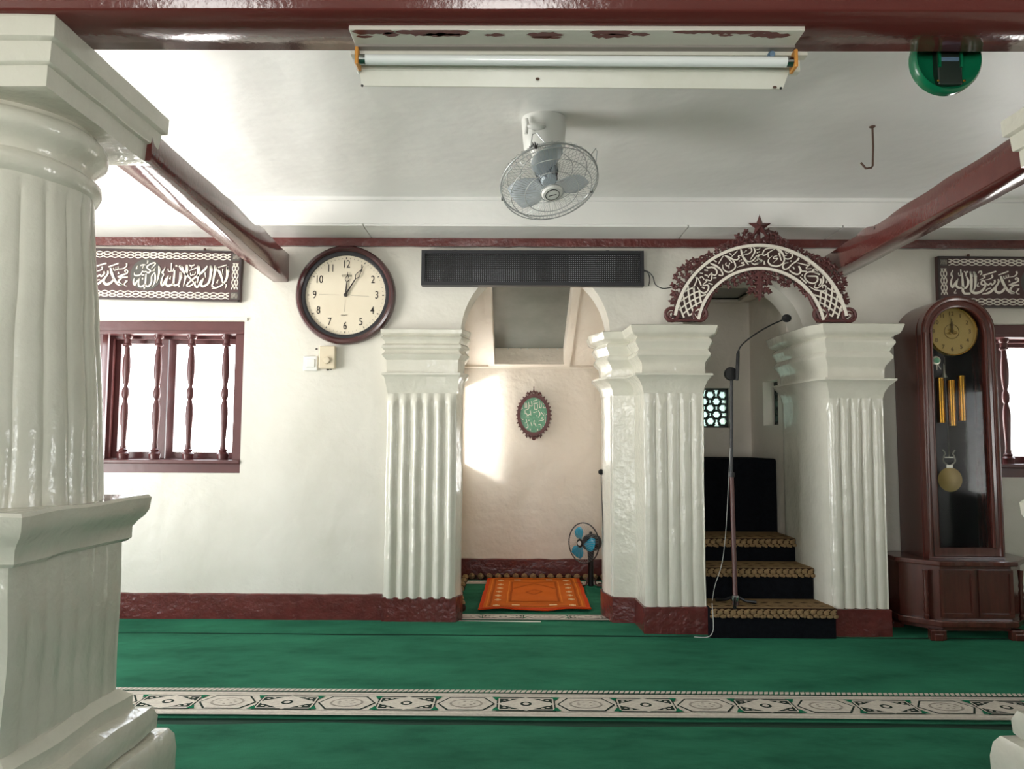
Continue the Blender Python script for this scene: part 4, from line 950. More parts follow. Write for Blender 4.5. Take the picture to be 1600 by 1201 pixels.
for x, z, s_, g in ((0, -.03, .035, -90), (-.03, -.045, .026, -120), (.03, -.045, .026, -60), (0, -.075, .032, -90), (-.04, -.075, .02, -150), (.04, -.075, .02, -30), (-.055, -.06, .015, 120), (.055, -.06, .015, 60), (0, -.115, .036, -90), (-.03, -.12, .022, -140), (.03, -.12, .022, -40), (0, -.15, .022, -90), (-.045, -.13, .014, -160), (.045, -.13, .014, -20)):
    leaf(mb, x * 1.15, dzo + Ri + z, s_ * 1.3, radians(g), .012, 5, .02)
mb.build('pendant_foliage', 'carving', ar, ang=50)
# scrolled feet
for sgn in (-1, 1):
    for cx, cz, rr_ in ((sgn * (Ro + .008), .042, .036), (sgn * (Ri - .016), .046, .038)):
        mb = MB(); mb.tube([(cx + rr_ * cos(k_ * pi / 12), .0, cz + rr_ * sin(k_ * pi / 12)) for k_ in range(24)], .011, 8, closed=True); scroll(mb, cx, cz, .022, sgn, 1.0, .007, -pi / 2); mb.build('foot_scroll', 'carving', ar)
    mb = MB(); pts = [(sgn * (Ri - .012) * cos(radians(d)) - sgn * .012 * sin((d - 12) / 26 * pi), .0, dzo + (Ri - .012) * sin(radians(d))) for d in range(12, 40, 2)]; mb.tube(pts, .010, 6); mb.build('inner_scroll', 'carving', ar)
    fw0, fw1 = sgn * (Ri - .035), sgn * (Ro + .03)
    MB().box(min(fw0, fw1), max(fw0, fw1), -.010, .03, .001, .016).build('foot_block', 'carving', ar, smooth=False, bevel=.004)
# five-pointed star
sx0, sz0 = oc(1186, 355); mb = MB(); pts = [(sx0 + (.072 if i % 2 == 0 else .029) * cos(pi / 2 + i * pi / 5), sz0 + (.072 if i % 2 == 0 else .029) * sin(pi / 2 + i * pi / 5)) for i in range(10)]
vs = [(p[0], -.012, p[1]) for p in pts] + [(sx0, -.036, sz0), (sx0, .0, sz0)]
mb.add(vs, [(i, (i + 1) % 10, 10) for i in range(10)] + [((i + 1) % 10, i, 11) for i in range(10)]); mb.build('star', 'carving', ar, smooth=False)
MB().box(sx0 - .008, sx0 + .008, .004, .014, dzo + Ro + .02, sz0).build('star_stem', 'carving', ar, smooth=False)

# ------------------------------------------------------------------ round wall clock
def dial_text(parent, R, y, size, mname, nums, cx=0, cz=0, sxx=.8, bold=.0, rmap=None):
    for k in nums:
        a = pi / 2 - k * pi / 6; rr = R
        textmesh(str(k), size, cx + rr * cos(a), cz + rr * sin(a), y, mname, 'numeral', parent, 0, .0006, bold, sxx)
ccx, ccz = at(538.5, 459.5, YW - .05); CRd = at(617, 459, YW - .05)[0] - ccx
k = empty('wall_clock', (ccx, YW, ccz), 'large round wall clock with ivory dial and brown rim, hands near five past twelve', 'clock'); S = CRd / .30
mb = MB(); mb.lathe([(.262, .0), (.262, .030), (.264, .042), (.275, .052), (.288, .050), (.297, .038), (.300, .02), (.300, 0)], (0, 0, 0), (0, -1, 0), 72); mb.xf(Matrix.Scale(S, 4)); mb.build('rim', 'clockrim', k)
mb = MB(); mb.lathe([(.240, .01), (.242, .034), (.252, .038), (.264, .036), (.264, .01)], (0, 0, 0), (0, -1, 0), 72); mb.xf(Matrix.Scale(S, 4)); mb.build('inner_rim', 'sign', k)
mb = MB(); mb.lathe([(0, .020), (.2, .020), (.243, .020), (.243, .005), (0, .005)], (0, 0, 0), (0, -1, 0), 72); mb.xf(Matrix.Scale(S, 4)); mb.build('dial', 'clockface', k)
dial_text(k, .187 * S, -.0212 * S, .066 * S, 'ink', range(1, 13), 0, 0, .74, .0002)
mb = MB()
for i in range(60):
    a = i * pi / 30; big = i % 5 == 0; r0, r1, w_ = (.219, .230, .005) if big else (.220, .227, .0015)
    for (p0, p1) in (((r0 * cos(a), r0 * sin(a)), (r1 * cos(a), r1 * sin(a))),): mb.ribbon([p0, p1], [w_, w_], -.0205, -.0213)
mb.xf(Matrix.Scale(S, 4)); tag(mb.build('minute_marks', 'ink', k, smooth=False), kind='stuff')
mb = MB(); mb.ribbon([(-.16, .004), (-.04, .001)], [.0015] * 2, -.0205, -.021); mb.ribbon([(.03, -.002), (.14, -.006)], [.0015] * 2, -.0205, -.021); mb.ribbon([(-.002, -.03), (-.004, -.10)], [.0015] * 2, -.0205, -.021); mb.xf(Matrix.Scale(S, 4)); mb.build('dial_lines', 'ink_light', k, smooth=False)
textmesh('CITIZEN', .018 * S, .004, .117 * S, -.0212 * S, 'ink_light', 'dial_print', k, sxx=.9); textmesh('QUARTZ', .010 * S, -.006, -.122 * S, -.0212 * S, 'ink_light', 'dial_print', k)
def hand(ang, L_, nm, m='ink', sc=1.0, y=-.026):
    mb = MB(); d = (sin(ang), cos(ang)); nrm = (d[1], -d[0])
    def pt(t, s_): return (d[0] * t + nrm[0] * s_, d[1] * t + nrm[1] * s_)
    mb.ribbon([pt(-.01, 0), pt(L_ * .58, 0)], [.010, .006], y, y - .002, smooth=False)
    for sg in (1, -1): mb.ribbon([pt(L_ * .56, 0), pt(L_ * .64, sg * .011), pt(L_ * .72, sg * .010), pt(L_ * .86, 0)], [.004, .004, .0035, .003], y, y - .002)
    mb.ribbon([pt(L_ * .84, 0), pt(L_, 0)], [.005, .001], y, y - .002, smooth=False)
    mb.xf(Matrix.Scale(S * sc, 4)); return mb.build(nm, m, k, smooth=False)
hand(radians(5), .142, 'hour_hand'); hand(radians(31), .205, 'minute_hand', y=-.029)
mb = MB(); mb.lathe([(0, .036), (.010, .034), (.011, .02)], (0, 0, 0), (0, -1, 0), 16); mb.xf(Matrix.Scale(S, 4)); mb.build('hand_pin', 'ink', k)

# switches below the clock
def wallbox(name, x0, y0, x1, y1, d, m, label, cat):
    a = at(x0, y1, YW - d / 2); b = at(x1, y0, YW - d / 2); r = empty(name, ((a[0] + b[0]) / 2, YW, a[1]), label, cat); w_ = b[0] - a[0]; h = b[1] - a[1]
    MB().box(-w_ / 2, w_ / 2, -d, .0, 0, h).build('housing', m, r, smooth=False, bevel=.006); return r, w_, h
r, w_, h = wallbox('light_switch', 474, 556, 497, 579, .02, 'whiteplastic', 'small white light switch below and left of the round clock', 'switch')
MB().box(-w_ * .28, w_ * .32, -.026, -.018, h * .22, h * .78).build('rocker', 'whiteplastic', r, smooth=False, bevel=.003)
r, w_, h = wallbox('dimmer_box', 499, 541, 525, 576, .045, 'aged', 'aged cream fan dial box below the round clock', 'switch')
MB().lathe([(.022, .0), (.021, .012), (.019, .015), (0, .015)], (.0, -.045, h * .36), (0, -1, 0), 20).build('knob', 'aged', r)
for i, (x, y, s_) in enumerate(((494.5, 545, .008), (512, 577.5, .009), (517, 577, .007))):
    p = at(x, y, YW - .004)
    tag(MB().ball((p[0], YW - .004, p[1]), s_, 8, sc=(1, .4, .6)).build('wall_plug', 'crack'), ('dark plug hole beside the cream dial box', 'dark chipped hole under the middle of the cream dial box', 'dark chipped hole under the right of the cream dial box')[i], 'hole')

# ------------------------------------------------------------------ niche plaque
YP = NB - .035; pcx, pcz = at(834, 648, YP); q = (NB - .02) / F
pl = empty('oval_plaque', (pcx, NB, pcz), 'small oval green plaque in a carved brown frame on the niche wall', 'plaque')
rx_, rz_ = 25.5 * q, 33 * q
plate([circ(0, 0, rx_ * 1.02, 48, rz=rz_ * 1.0), circ(0, 0, rx_ * .82, 48, rz=rz_ * .82)], .022, 'frame', 'carving', pl, y=-.034)
mb = MB(); mb.prism(circ(0, 0, rx_ * .86, 40, rz=rz_ * .86), -.026, -.012); mb.build('field', 'medal_green', pl, smooth=False)
mb = MB(); rr_ = random.Random(5)
for i in range(34):
    a = 2 * pi * i / 34; leaf(mb, rx_ * 1.0 * cos(a), rz_ * 1.0 * sin(a), rr_.uniform(.009, .014), a, -.02, 3, .014)
for x in (-.05, -.025, 0, .025, .05): leaf(mb, x, rz_ * 1.10 - abs(x) * .35, .015, pi / 2, -.02, 4, .014); leaf(mb, x * 1.1, -rz_ * 1.08 + abs(x) * .35, .015, -pi / 2, -.02, 4, .014)
mb.build('carved_edge', 'carving', pl, ang=50)
mb = MB(); mb.lathe([(.013, .0), (.017, .008), (.013, .014), (.009, .008), (0, .01)], (0, -.03, -rz_ * 1.1), (0, -1, 0), 14); mb.build('rosette', 'carving', pl)
mb = MB(); mb.tube([(0, -.02, rz_ * 1.1), (0, -.02, rz_ * 1.32)], .003, 6); mb.tube([(0, -.005, rz_ * 1.32), (0, -.035, rz_ * 1.32)], .005, 6); mb.build('hook', 'iron', pl)
zP = [[(330, 430), (335, 520)], [(355, 430), (360, 520)], [(390, 410), (395, 520), (330, 550)], [(440, 400), (450, 480), (405, 470)], [(470, 400), (545, 372)], [(475, 440), (550, 430)], [(485, 450), (500, 540), (540, 530), (545, 450)], [(575, 395), (580, 500), (610, 500), (605, 420)], [(640, 440), (680, 450), (690, 500), (640, 510), (650, 480)],
      [(245, 500), (290, 520), (240, 560), (245, 610)], [(355, 600), (375, 640), (415, 620)], [(345, 670), (400, 672)], [(475, 595), (540, 575)], [(520, 640), (535, 655)], [(560, 560), (590, 620), (560, 680)], [(695, 630), (740, 600), (745, 680)], [(560, 740), (655, 715)], [(350, 700), (360, 760), (330, 770)], [(490, 720), (480, 790)], [(345, 850), (380, 845), (375, 780)],
      [(560, 800), (600, 800), (610, 880), (635, 885), (650, 820)], [(670, 600), (680, 790)], [(720, 700), (705, 790)], [(500, 780), (520, 830)], [(270, 700), (300, 715)], [(390, 720), (405, 730)], [(420, 560), (430, 640)], [(610, 590), (650, 640)], [(330, 560), (335, 620)], [(430, 760), (450, 820)], [(550, 870), (545, 900)], [(415, 870), (425, 895)], [(620, 700), (625, 680)]]
mb = MB()
for L in zP:
    P = []
    for x, y in L:
        a_, b_ = at(790 + x / 10.92, 590 + y / 10.92, NB - .03); P.append((a_ - pcx, b_ - pcz))
    mb.ribbon(P, [.0048] * len(P), -.026, -.030)
mb.build('lettering', 'cream_letter', pl, smooth=False)

# ------------------------------------------------------------------ fluorescent fixture under the front beam
BZ = 2.153
fx0, fx1 = at(550, 60, 1.9)[0], at(1249, 60, 1.9)[0]
t = empty('tube_light', ((fx0 + fx1) / 2, 1.92, BZ), 'old unlit fluorescent tube light on a red-smeared white board under the front beam', 'lamp'); fw = (fx1 - fx0) / 2
bdz = .012
bo_ = MB().box(-fw, fw, -.060, .066, -bdz, 0).build('mounting_board', 'fixtureboard', t, smooth=False, bevel=.002)
MB().box(-fw, fw, .012, .060, -bdz - .006, -bdz + .002).build('primer_strip', 'primer_grey', bo_, smooth=False)
mb = MB(); rs = random.Random(21)
for (u0, u1, v, th) in ((-.99, -.80, .1, .05), (-.98, -.9, .45, .02), (-.86, -.78, .3, .03), (-.80, -.47, .12, .055), (-.68, -.5, .32, .03), (-.41, -.31, .32, .022), (-.22, -.05, .30, .04), (-.2, -.06, .5, .02), (.06, .25, .1, .05), (.07, .24, .38, .035), (.24, .33, .25, .025), (.42, .86, .08, .03), (.63, .7, .3, .02), (.76, .95, .3, .04)):
    n = max(6, int((u1 - u0) * 60)); top = []; bot = []
    yc = -.058 + .066 * v
    for i in range(n + 1):
        u = u0 + (u1 - u0) * i / n; e = max(0, sin(pi * i / n)) ** .4; top.append((u * fw, yc - th * .35 * e * rs.uniform(.5, 1.2))); bot.append((u * fw, yc + th * .35 * e * rs.uniform(.5, 1.2)))
    for i in range(n): mb.add([(top[i][0], max(-.060, top[i][1]), -bdz - .0007), (top[i + 1][0], max(-.060, top[i + 1][1]), -bdz - .0007), (bot[i + 1][0], bot[i + 1][1], -bdz - .0007), (bot[i][0], bot[i][1], -bdz - .0007)], [(0, 1, 2, 3)])
tag(mb.build('paint_smears', 'redpaint', bo_, smooth=False), kind='stuff')
bw0, bw1 = at(550, 78, 1.97)[0] - t.location.x, at(1258, 78, 1.97)[0] - t.location.x
MB().box(bw0, bw1, .034, .060, -.028, -.018).build('channel_lip', 'enamel', t, smooth=False)
MB().box(bw0 + .01, bw1 - .01, .060, .085, -.06, -.012).build('channel', 'enamel', t, smooth=False, bevel=.003)
# reflector: sloping sheet below/behind the tube
YR = 1.972
def rp(px, py, Y): a = at(px, py, Y); return (a[0] - t.location.x, Y - t.location.y, a[1] - t.location.z)
A_, B_, C_, D_ = rp(558, 84, YR), rp(1244, 82, YR), rp(1223, 139, YR + .02), rp(565, 134, YR + .02)
dv = Vector((0, .004, .0))
MB().hexa([A_, B_, Vector(B_) + dv, Vector(A_) + dv][::1], [D_, C_, Vector(C_) + dv, Vector(D_) + dv]).build('reflector', 'enamel', t, smooth=False, fixn=True)
mb = MB(); a_, b_ = rp(562, 93, 1.945), rp(1238, 97, 1.945); mb.tube([a_, b_], .0135, 16); mb.build('tube', 'tube', t)
for p, s_ in ((a_, -1), (b_, 1)):
    MB().lathe([(.0138, -.016), (.0138, .0)], p, (s_, 0, 0), 16).build('tube_cap', 'chrome', t)
    pp = Vector(p) + Vector((s_ * .006, 0, .004)); MB().box(pp.x - .005, pp.x + .005, pp.y - .016, pp.y + .03, pp.z - .024, pp.z + .026).build('lamp_holder', 'orangecap', t, smooth=False, bevel=.004)
p = rp(1204, 86, 1.955); MB().lathe([(.009, -.02), (.009, .012), (.007, .016), (0, .016)], p, (0, -1, -.3), 12).build('starter', 'bluegrey', t)
for x, y in ((840, 124), (1063, 88), (640, 84), (1210, 137)):
    p = rp(x, y, YR + (.004 if y < 100 else .012)); MB().ball((p[0], p[1] - .003, p[2]), .006, 8, sc=(1, .4, .7)).build('rust_spot', 'iron', t)
for px in (566, 1220): p = rp(px, 134 if px < 900 else 138, YR + .02); MB().ball((p[0], p[1] - .001, p[2]), .004, 6).build('screw', 'black', t)

# ------------------------------------------------------------------ ceiling fan (orbit fan)
fx, fy = fl(850, 186, ZC)
cf = empty('ceiling_fan', (fx, fy, ZC), 'white orbit fan with wire guard hanging from the ceiling', 'fan')
mb = MB(); mb.lathe([(.098, 0), (.1, -.012), (.098, -.03), (.092, -.10), (.088, -.135), (.078, -.15), (0, -.152)][::1], (0, 0, 0), (0, 0, 1), 32, sy=.85); mb.build('mounting_cover', 'whiteplastic', cf)
mb = MB(); mb.ball((-.035, -.085, -.07), .026, 12, sc=(1.6, .7, .6)); mb.tube([(-.078, -.07, -.03), (-.075, -.08, -.06), (-.08, -.078, -.1)], .008, 8); mb.build('cover_relief', 'whiteplastic', cf)
fcx, fcy = 858, 284
fY = fy - .06; c_ = at(fcx, fcy, fY); c = Vector((c_[0] - fx, fY - fy, c_[1] - ZC)); nrm = Vector((.17, -.42, -.89)).normalized()
R_ = 77 / F * fY * 1.02
neck = Vector((-.03, -.03, -.15)); rear = c - nrm * .14
mb = MB(); mb.tube(spline([Vector((-.03, -.03, -.12)), neck, rear + Vector((-.01, 0, .03)), rear + nrm * .02]), [.03, .03, .03, .03, .03, .03, .032, .032, .033, .034, .035, .036, .036, .036, .036, .036, .036, .036, .036][:19], 16); mb.build('neck', 'whiteplastic', cf)
mb = MB()
for i in range(9): a = -1.2 + i * .3; mb.box(neck.x + .034 * sin(a) - .003, neck.x + .034 * sin(a) + .003, neck.y - .034 * cos(a) - .004, neck.y - .034 * cos(a) + .002, neck.z + .0, neck.z + .02)
mb.build('gear_teeth', 'sign', cf, smooth=False)
mb = MB(); mb.lathe([(0, -.015), (.03, -.014), (.055, 0), (.060, .02), (.060, .05), (.052, .055)], rear, nrm, 28); mb.build('motor_housing', 'whiteplastic', cf)
mb = MB(); mb.lathe([(.052, .055), (.050, .07), (.036, .13), (.028, .14), (0, .141)], rear, nrm, 28); mb.build('motor_cone', 'blade', cf)
Q = Vector((0, 0, 1)).rotation_difference(nrm)
def fp(r_, a, h): return c + Q @ Vector((r_ * cos(a), r_ * sin(a), h))
mb = MB()
for i in range(30):
    a = i * 2 * pi / 30; mb.tube([rear + Q @ Vector((.051 * cos(a), .051 * sin(a), .062)), rear + Q @ Vector((.037 * cos(a), .037 * sin(a), .132))], .0016, 4)
mb.build('vent_ribs', 'sign', cf)
for b in range(3):
    mb = MB(); vs = []; 
    for i in range(7):
        t_ = i / 6; r_ = .03 + (R_ * .86 - .03) * t_; w0 = -.35 - .25 * sin(pi * t_); w1 = .25 + .42 * sin(pi * min(1, t_ * .9 + .1))
        for j in range(5):
            a = b * 2 * pi / 3 + .3 + w0 + (w1 - w0) * j / 4; vs.append(fp(r_, a, -.02 + .02 * (j - 2) / 2))
    mb.add(vs, [(i * 5 + j, i * 5 + j + 1, (i + 1) * 5 + j + 1, (i + 1) * 5 + j) for i in range(6) for j in range(4)])
    o = mb.build('blade', 'fanguard', cf); sm = o.modifiers.new('s', 'SOLIDIFY'); sm.thickness = .003
def guard(name, hs, n, sg):
    mb = MB()
    for i in range(n):
        a = 2 * pi * i / n; pts = [fp(.04, a, hs * 1.0), fp(R_ * .55, a + .02, hs * .95), fp(R_ * .85, a + .03, hs * .75), fp(R_ * .98, a + .03, hs * .35), fp(R_, a + .03, 0)]
        mb.tube(pts, .0009, 3)
    for r_, h in ((.05, 1), (R_ * .55, .96), (R_ * .83, .78)): mb.tube([fp(r_, 2 * pi * i / 40, hs * h) for i in range(40)], .0018, 5, closed=True)
    return mb.build(name, 'wire', cf)
guard('front_guard', .065, 72, 1); guard('rear_guard', -.06, 48, -1)
mb = MB(); mb.tube([fp(R_, 2 * pi * i / 56, 0) for i in range(56)], .0035, 6, closed=True); mb.tube([fp(R_ * .995, 2 * pi * i / 56, .022) for i in range(56)], .002, 5, closed=True); mb.build('guard_ring', 'wire', cf)
mb = MB(); mb.lathe([(.045, -.004), (.046, .004), (.040, .012), (.02, .015), (0, .015)], fp(0, 0, .062), nrm, 28); hub = mb.build('hub_cap', 'whiteplastic', cf)
mb = MB(); mb.tube([fp(.030, 2 * pi * i / 24, .077) for i in range(24)], .0015, 4, closed=True); mb.tube([fp(.017, .9, .079), fp(.017, 4.04, .079)], .0018, 4); mb.build('hub_badge', 'black', hub)
for a in (.3, 2.6, 4.2): MB().box(*[v for q_ in range(3) for v in (fp(R_ + .003, a, 0)[q_] - .006, fp(R_ + .003, a, 0)[q_] + .006)]).build('guard_clip', 'black', cf, smooth=False)
for aa in (1.15, 2.55):
    mb = MB(); mb.tube([fp(R_ * .99, aa - .14, -.01), fp(R_ * 1.10, aa - .03, -.055), fp(R_ * 1.10, aa + .05, -.055), fp(R_ * .99, aa + .16, -.01)], .0022, 5); mb.build('guard_loop', 'wire', cf)

# ------------------------------------------------------------------ ceiling hook
hx_, hy_ = fl(1363, 197, ZC); def_ = (YW,)
h1 = at(1363, 262, hy_); h2 = at(1353, 263, hy_); h3 = at(1345, 254, hy_)
hk = MB(); hk.tube([(hx_, hy_, ZC + .01), (hx_ + .001, hy_, (ZC + h1[1]) / 2), (h1[0] + .002, hy_, h1[1] + .01), (h1[0] - .004, hy_, h1[1]), (h2[0], hy_, h2[1]), (h3[0], hy_, h3[1])], .0045, 8)
hk.lathe([(.014, -.002), (.012, -.006), (0, -.008)], (hx_, hy_, ZC), (0, 0, 1), 10)
tag(hk.build('ceiling_hook', 'iron'), 'bent rusty iron hook hanging from the white ceiling', 'hook')

# ------------------------------------------------------------------ green clock seen from behind, hung on the far side of the front beam
gY = 2.02; gx, gz = at(1482, 91, gY); gr = 56 / F * gY
g = empty('green_clock', (gx, gY, gz), 'round green plastic clock seen from behind, hanging behind the front beam', 'clock')
mb = MB(); mb.lathe([(0, .02), (gr * .55, .018), (gr * .8, .01), (gr * .93, -.004), (gr * .99, .004), (gr, .014), (gr * .99, .03), (0, .032)], (0, 0, 0), (0, 1, 0), 56); mb.build('case', 'darkgreen', g)
MB().box(-.034, .034, -.006, .022, -.078, .03).build('movement_box', 'lattice', g, smooth=False, bevel=.004)
MB().box(-.026, .026, -.009, .0, -.012, .0).build('battery', 'bluegrey', g, smooth=False, bevel=.003)
for sx_ in (-.030, .030): MB().box(sx_ - .003, sx_ + .003, -.012, -.0, -.03, .05).build('rib', 'darkgreen', g, smooth=False)
for sx_ in (-.034, .038): MB().ball((sx_, -.006, -.068), .004, 6).build('screw', 'brass', g)
MB().tube([(0, .01, gr * .9), (0, .005, gr + .06)], .002, 5).build('hanging_wire', 'iron', g)

# ------------------------------------------------------------------ tall clock
GY = 4.27
gl, gbz = at(1452, 872, GY); gR, _ = at(1571, 872, GY); gtx, gtz = at(1497, 462, GY); GW = gR - gl; gc = (gl + gR) / 2
gc_root = empty('tall_clock', (gc, GY, gbz), 'tall arched mahogany pendulum clock on a low cabinet at the right', 'clock'); hw = GW / 2; HT = gtz - gbz
def archp(w_, z0, zt, n=28): r_ = w_; return [(-w_, z0), (w_, z0)] + [(w_ * cos(pi * i / n), zt - r_ + r_ * sin(pi * i / n)) for i in range(n + 1)]
hwo = hw
plate([archp(hwo, 0, HT), archp(hwo - .058, .06, HT - .062)], .05, 'door_frame', 'wood', gc_root, y=0)
case = plate([archp(hwo + .006, 0, HT - .006)[:], archp(hwo - .02, .02, HT - .03)], .25, 'case', 'wood', gc_root, y=.05)
plate([archp(hwo - .015, .015, HT - .025)], .012, 'back_panel', 'black', gc_root, y=.20)
mb = MB(); P_ = archp(hwo - .056, .06, HT - .060); mb.tube([(x, .001, z) for x, z in P_], .009, 8, closed=True); mb.build('door_moulding', 'wood', gc_root)
mb = MB(); P_ = archp(hwo - .018, .012, HT - .018); mb.tube([(x, .001, z) for x, z in P_], .013, 8, closed=True); mb.build('outer_moulding', 'wood', gc_root)
dx, dz = at(1490, 517, GY + .03); dx -= gc; dz -= gbz; DR = .142
dl = MB().lathe([(0, .0), (DR - .01, .0), (DR - .008, .012), (DR - .003, .016), (DR, .010), (DR, -.01)], (dx, .05, dz), (0, -1, 0), 56).build('dial', 'gold', gc_root)
MB().tube([(dx + (DR - .004) * cos(i * pi / 28), .036, dz + (DR - .004) * sin(i * pi / 28)) for i in range(56)], .004, 8, closed=True).build('bezel', 'brass', dl)
for k_ in range(1, 13):
    a = pi / 2 - k_ * pi / 6; textmesh(str(k_), .032, dx + .104 * cos(a), dz + .104 * sin(a), .049, 'gold_ink', 'numeral', dl, ext=.0006, bold=.0006)
MB().tube([(dx + .042 * cos(i * pi / 14), .0485, dz + .042 * sin(i * pi / 14)) for i in range(28)], .0015, 5, closed=True).build('dial_ring', 'gold_ink', dl)
mb = MB(); r_ = random.Random(4)
for i in range(22): a = r_.uniform(0, 6.28); q_ = r_.uniform(.005, .034); x, z = dx + q_ * cos(a), dz - .004 + q_ * sin(a) * .6; mb.ribbon([(x - .006, z), (x + .006, z + r_.uniform(-.004, .004))], [.002, .002], .049, .047)
mb.build('dial_ornament', 'brass', dl, smooth=False)
mb = MB(); mb.ribbon([(dx, dz - .01), (dx, dz + .035), (dx + .001, dz + .060)], [.006, .016, .004], .046, .044); mb.ribbon([(dx, dz), (dx - .002, dz + .075)], [.006, .003], .044, .042); mb.ball((dx, .044, dz), .008, 8); mb.build('hands', 'gold_ink', dl)
def gp(px, py, Y): a = at(px, py, Y); return a[0] - gc, a[1] - gbz
YC = GY + .09
for (px, y0, y1) in ((1468.5, 590, 660), (1486, 594, 665), (1502, 587, 657)):
    a = gp(px, y0, YC); b_ = gp(px + 2, y1, YC)
    MB().lathe([(.0, 0), (.022, .0), (.022, a[1] - b_[1]), (0, a[1] - b_[1])], (b_[0], .09, b_[1]), (0, 0, 1), 20).build('weight', 'brass', gc_root)
a = gp(1484, 749, YC + .02); pend = MB().lathe([(0, -.006), (.03, -.006), (.055, -.003), (.068, .0), (.07, .004), (.06, .008), (0, .01)], (a[0], .11, a[1]), (0, -1, 0), 36).build('pendulum_bob', 'gold', gc_root)
mb = MB(); b_ = gp(1484, 697, YC + .02); mb.box(a[0] - .018, a[0] + .018, .105, .112, a[1] + .06, a[1] + .085)
for s_ in (-1, 1):
    mb.tube(spline([(a[0] + s_ * .012, .108, a[1] + .085), (a[0] + s_ * .034, .108, a[1] + .105), (a[0] + s_ * .030, .108, a[1] + .135), (a[0] + s_ * .022, .108, a[1] + .15), (a[0] + s_ * .036, .108, a[1] + .172)]), .004, 6)
mb.box(a[0] - .026, a[0] + .026, .105, .111, a[1] + .125, a[1] + .131); mb.tube([(a[0], .108, a[1] + .13), (a[0] - .004, .108, dz - .14)], .0018, 5)
mb.build('pendulum_lyre', 'pale', gc_root)
a = gp(1463, 563, GY + .02); em = MB().lathe([(0, .0), (.019, .0), (.024, .002), (.026, .006), (.022, .010), (0, .012)], (a[0], .028, a[1]), (0, -1, 0), 24).build('emblem_sticker', 'pale', gc_root)
MB().lathe([(0, .0), (.017, 0), (.017, .002), (0, .002)], (a[0], .0155, a[1]), (0, -1, 0), 20).build('emblem_face', 'medal_green', em)
mb = MB(); mb.ribbon([(a[0] + .005, a[1] - .02), (a[0] + .004, a[1] - .055)], [.006, .003], .026, .024); mb.ribbon([(a[0] + .010, a[1] - .02), (a[0] + .026, a[1] - .05)], [.006, .003], .026, .024); mb.build('ribbon_tail', 'pale', em, smooth=False)
a = gp(1475, 590, GY + .05); MB().lathe([(.020, 0), (.018, .006), (.007, .03), (.005, .07), (0, .085)], (a[0], .05, a[1]), (0, 0, 1), 16).build('figure', 'pale', gc_root)
plate([archp(hwo - .062, .064, HT - .066)], .004, 'door_glass', 'caseglass', gc_root, y=.02)
# low cabinet with canted corners
sb = empty('clock_cabinet', (gc, GY, 0), 'low mahogany cabinet with canted corners under the tall clock', 'cabinet')
hwS = .375
def octo(hw_, y0, y1, c_): return [(-hw_ + c_, y0), (hw_ - c_, y0), (hw_, y0 + c_), (hw_, y1), (-hw_, y1), (-hw_, y0 + c_)]
def wavy(z0, z1, hw_, y0, y1, c_, mname, nm, amp=.006):
    mb = MB(); base = octo(hw_, y0, y1, c_); pts = []
    for i in range(len(base)):
        p, q_ = base[i], base[(i + 1) % len(base)]; L_ = math.hypot(q_[0] - p[0], q_[1] - p[1]); n = 16 if i == 0 else 3
        for k_ in range(n):
            u = k_ / n; y = p[1] + (q_[1] - p[1]) * u
            if i == 0: y += amp * cos(u * 6 * pi) - amp
            pts.append((p[0] + (q_[0] - p[0]) * u, y))
    mb.slab(pts, z0, z1); return mb.build(nm, mname, sb, smooth=False, bevel=.006)
zt_ = gbz - .001
wavy(zt_ - .028, zt_, hwS, -.10, .285, .16, 'wood', 'top')
mb = MB(); mb.slab(octo(hwS - .03, -.07, .28, .15), .115, zt_ - .026); mb.build('body', 'wood', sb, smooth=False, bevel=.003)
fp_w = .20
for (x0, x1) in ((-.20, -.012), (.012, .20)):
    plate([rect(x0, x1, .135, zt_ - .05), rect(x0 + .018, x1 - .018, .155, zt_ - .07)], .01, 'door_panel', 'wood', sb, y=-.079)
for sx_ in (-1, 1):
    mb = MB(); hh = zt_ - .05 - .125; mb.lathe([(.013, 0), (.016, .02 * 1), (.010, .03), (.015, .05), (.010, .07), (.014, .09), (.010, .11), (.015, .14), (.010, .16), (.013, .18), (.010, .20), (.015, hh)], (sx_ * .262, -.045, .12), (0, 0, 1), 14); mb.build('turned_post', 'wood', sb)
wavy(.085, .12, hwS - .01, -.095, .285, .155, 'wood', 'base_moulding')
mb = MB(); mb.slab(octo(hwS - .04, -.06, .27, .15), .06, .09); mb.build('apron', 'wood', sb, smooth=False)
for (x, y) in ((-.22, -.055), (.22, -.055), (-.31, .22), (.31, .22)):
    mb = MB(); mb.slab([(x - .045, y - .03), (x + .045, y - .03), (x + .03, y + .03), (x - .03, y + .03)], .01, .07); mb.jitter(.002, 9); mb.box(x - .025, x + .025, y - .035, y - .02, .01, .05); mb.build('foot', 'wood', sb, smooth=False, bevel=.006)

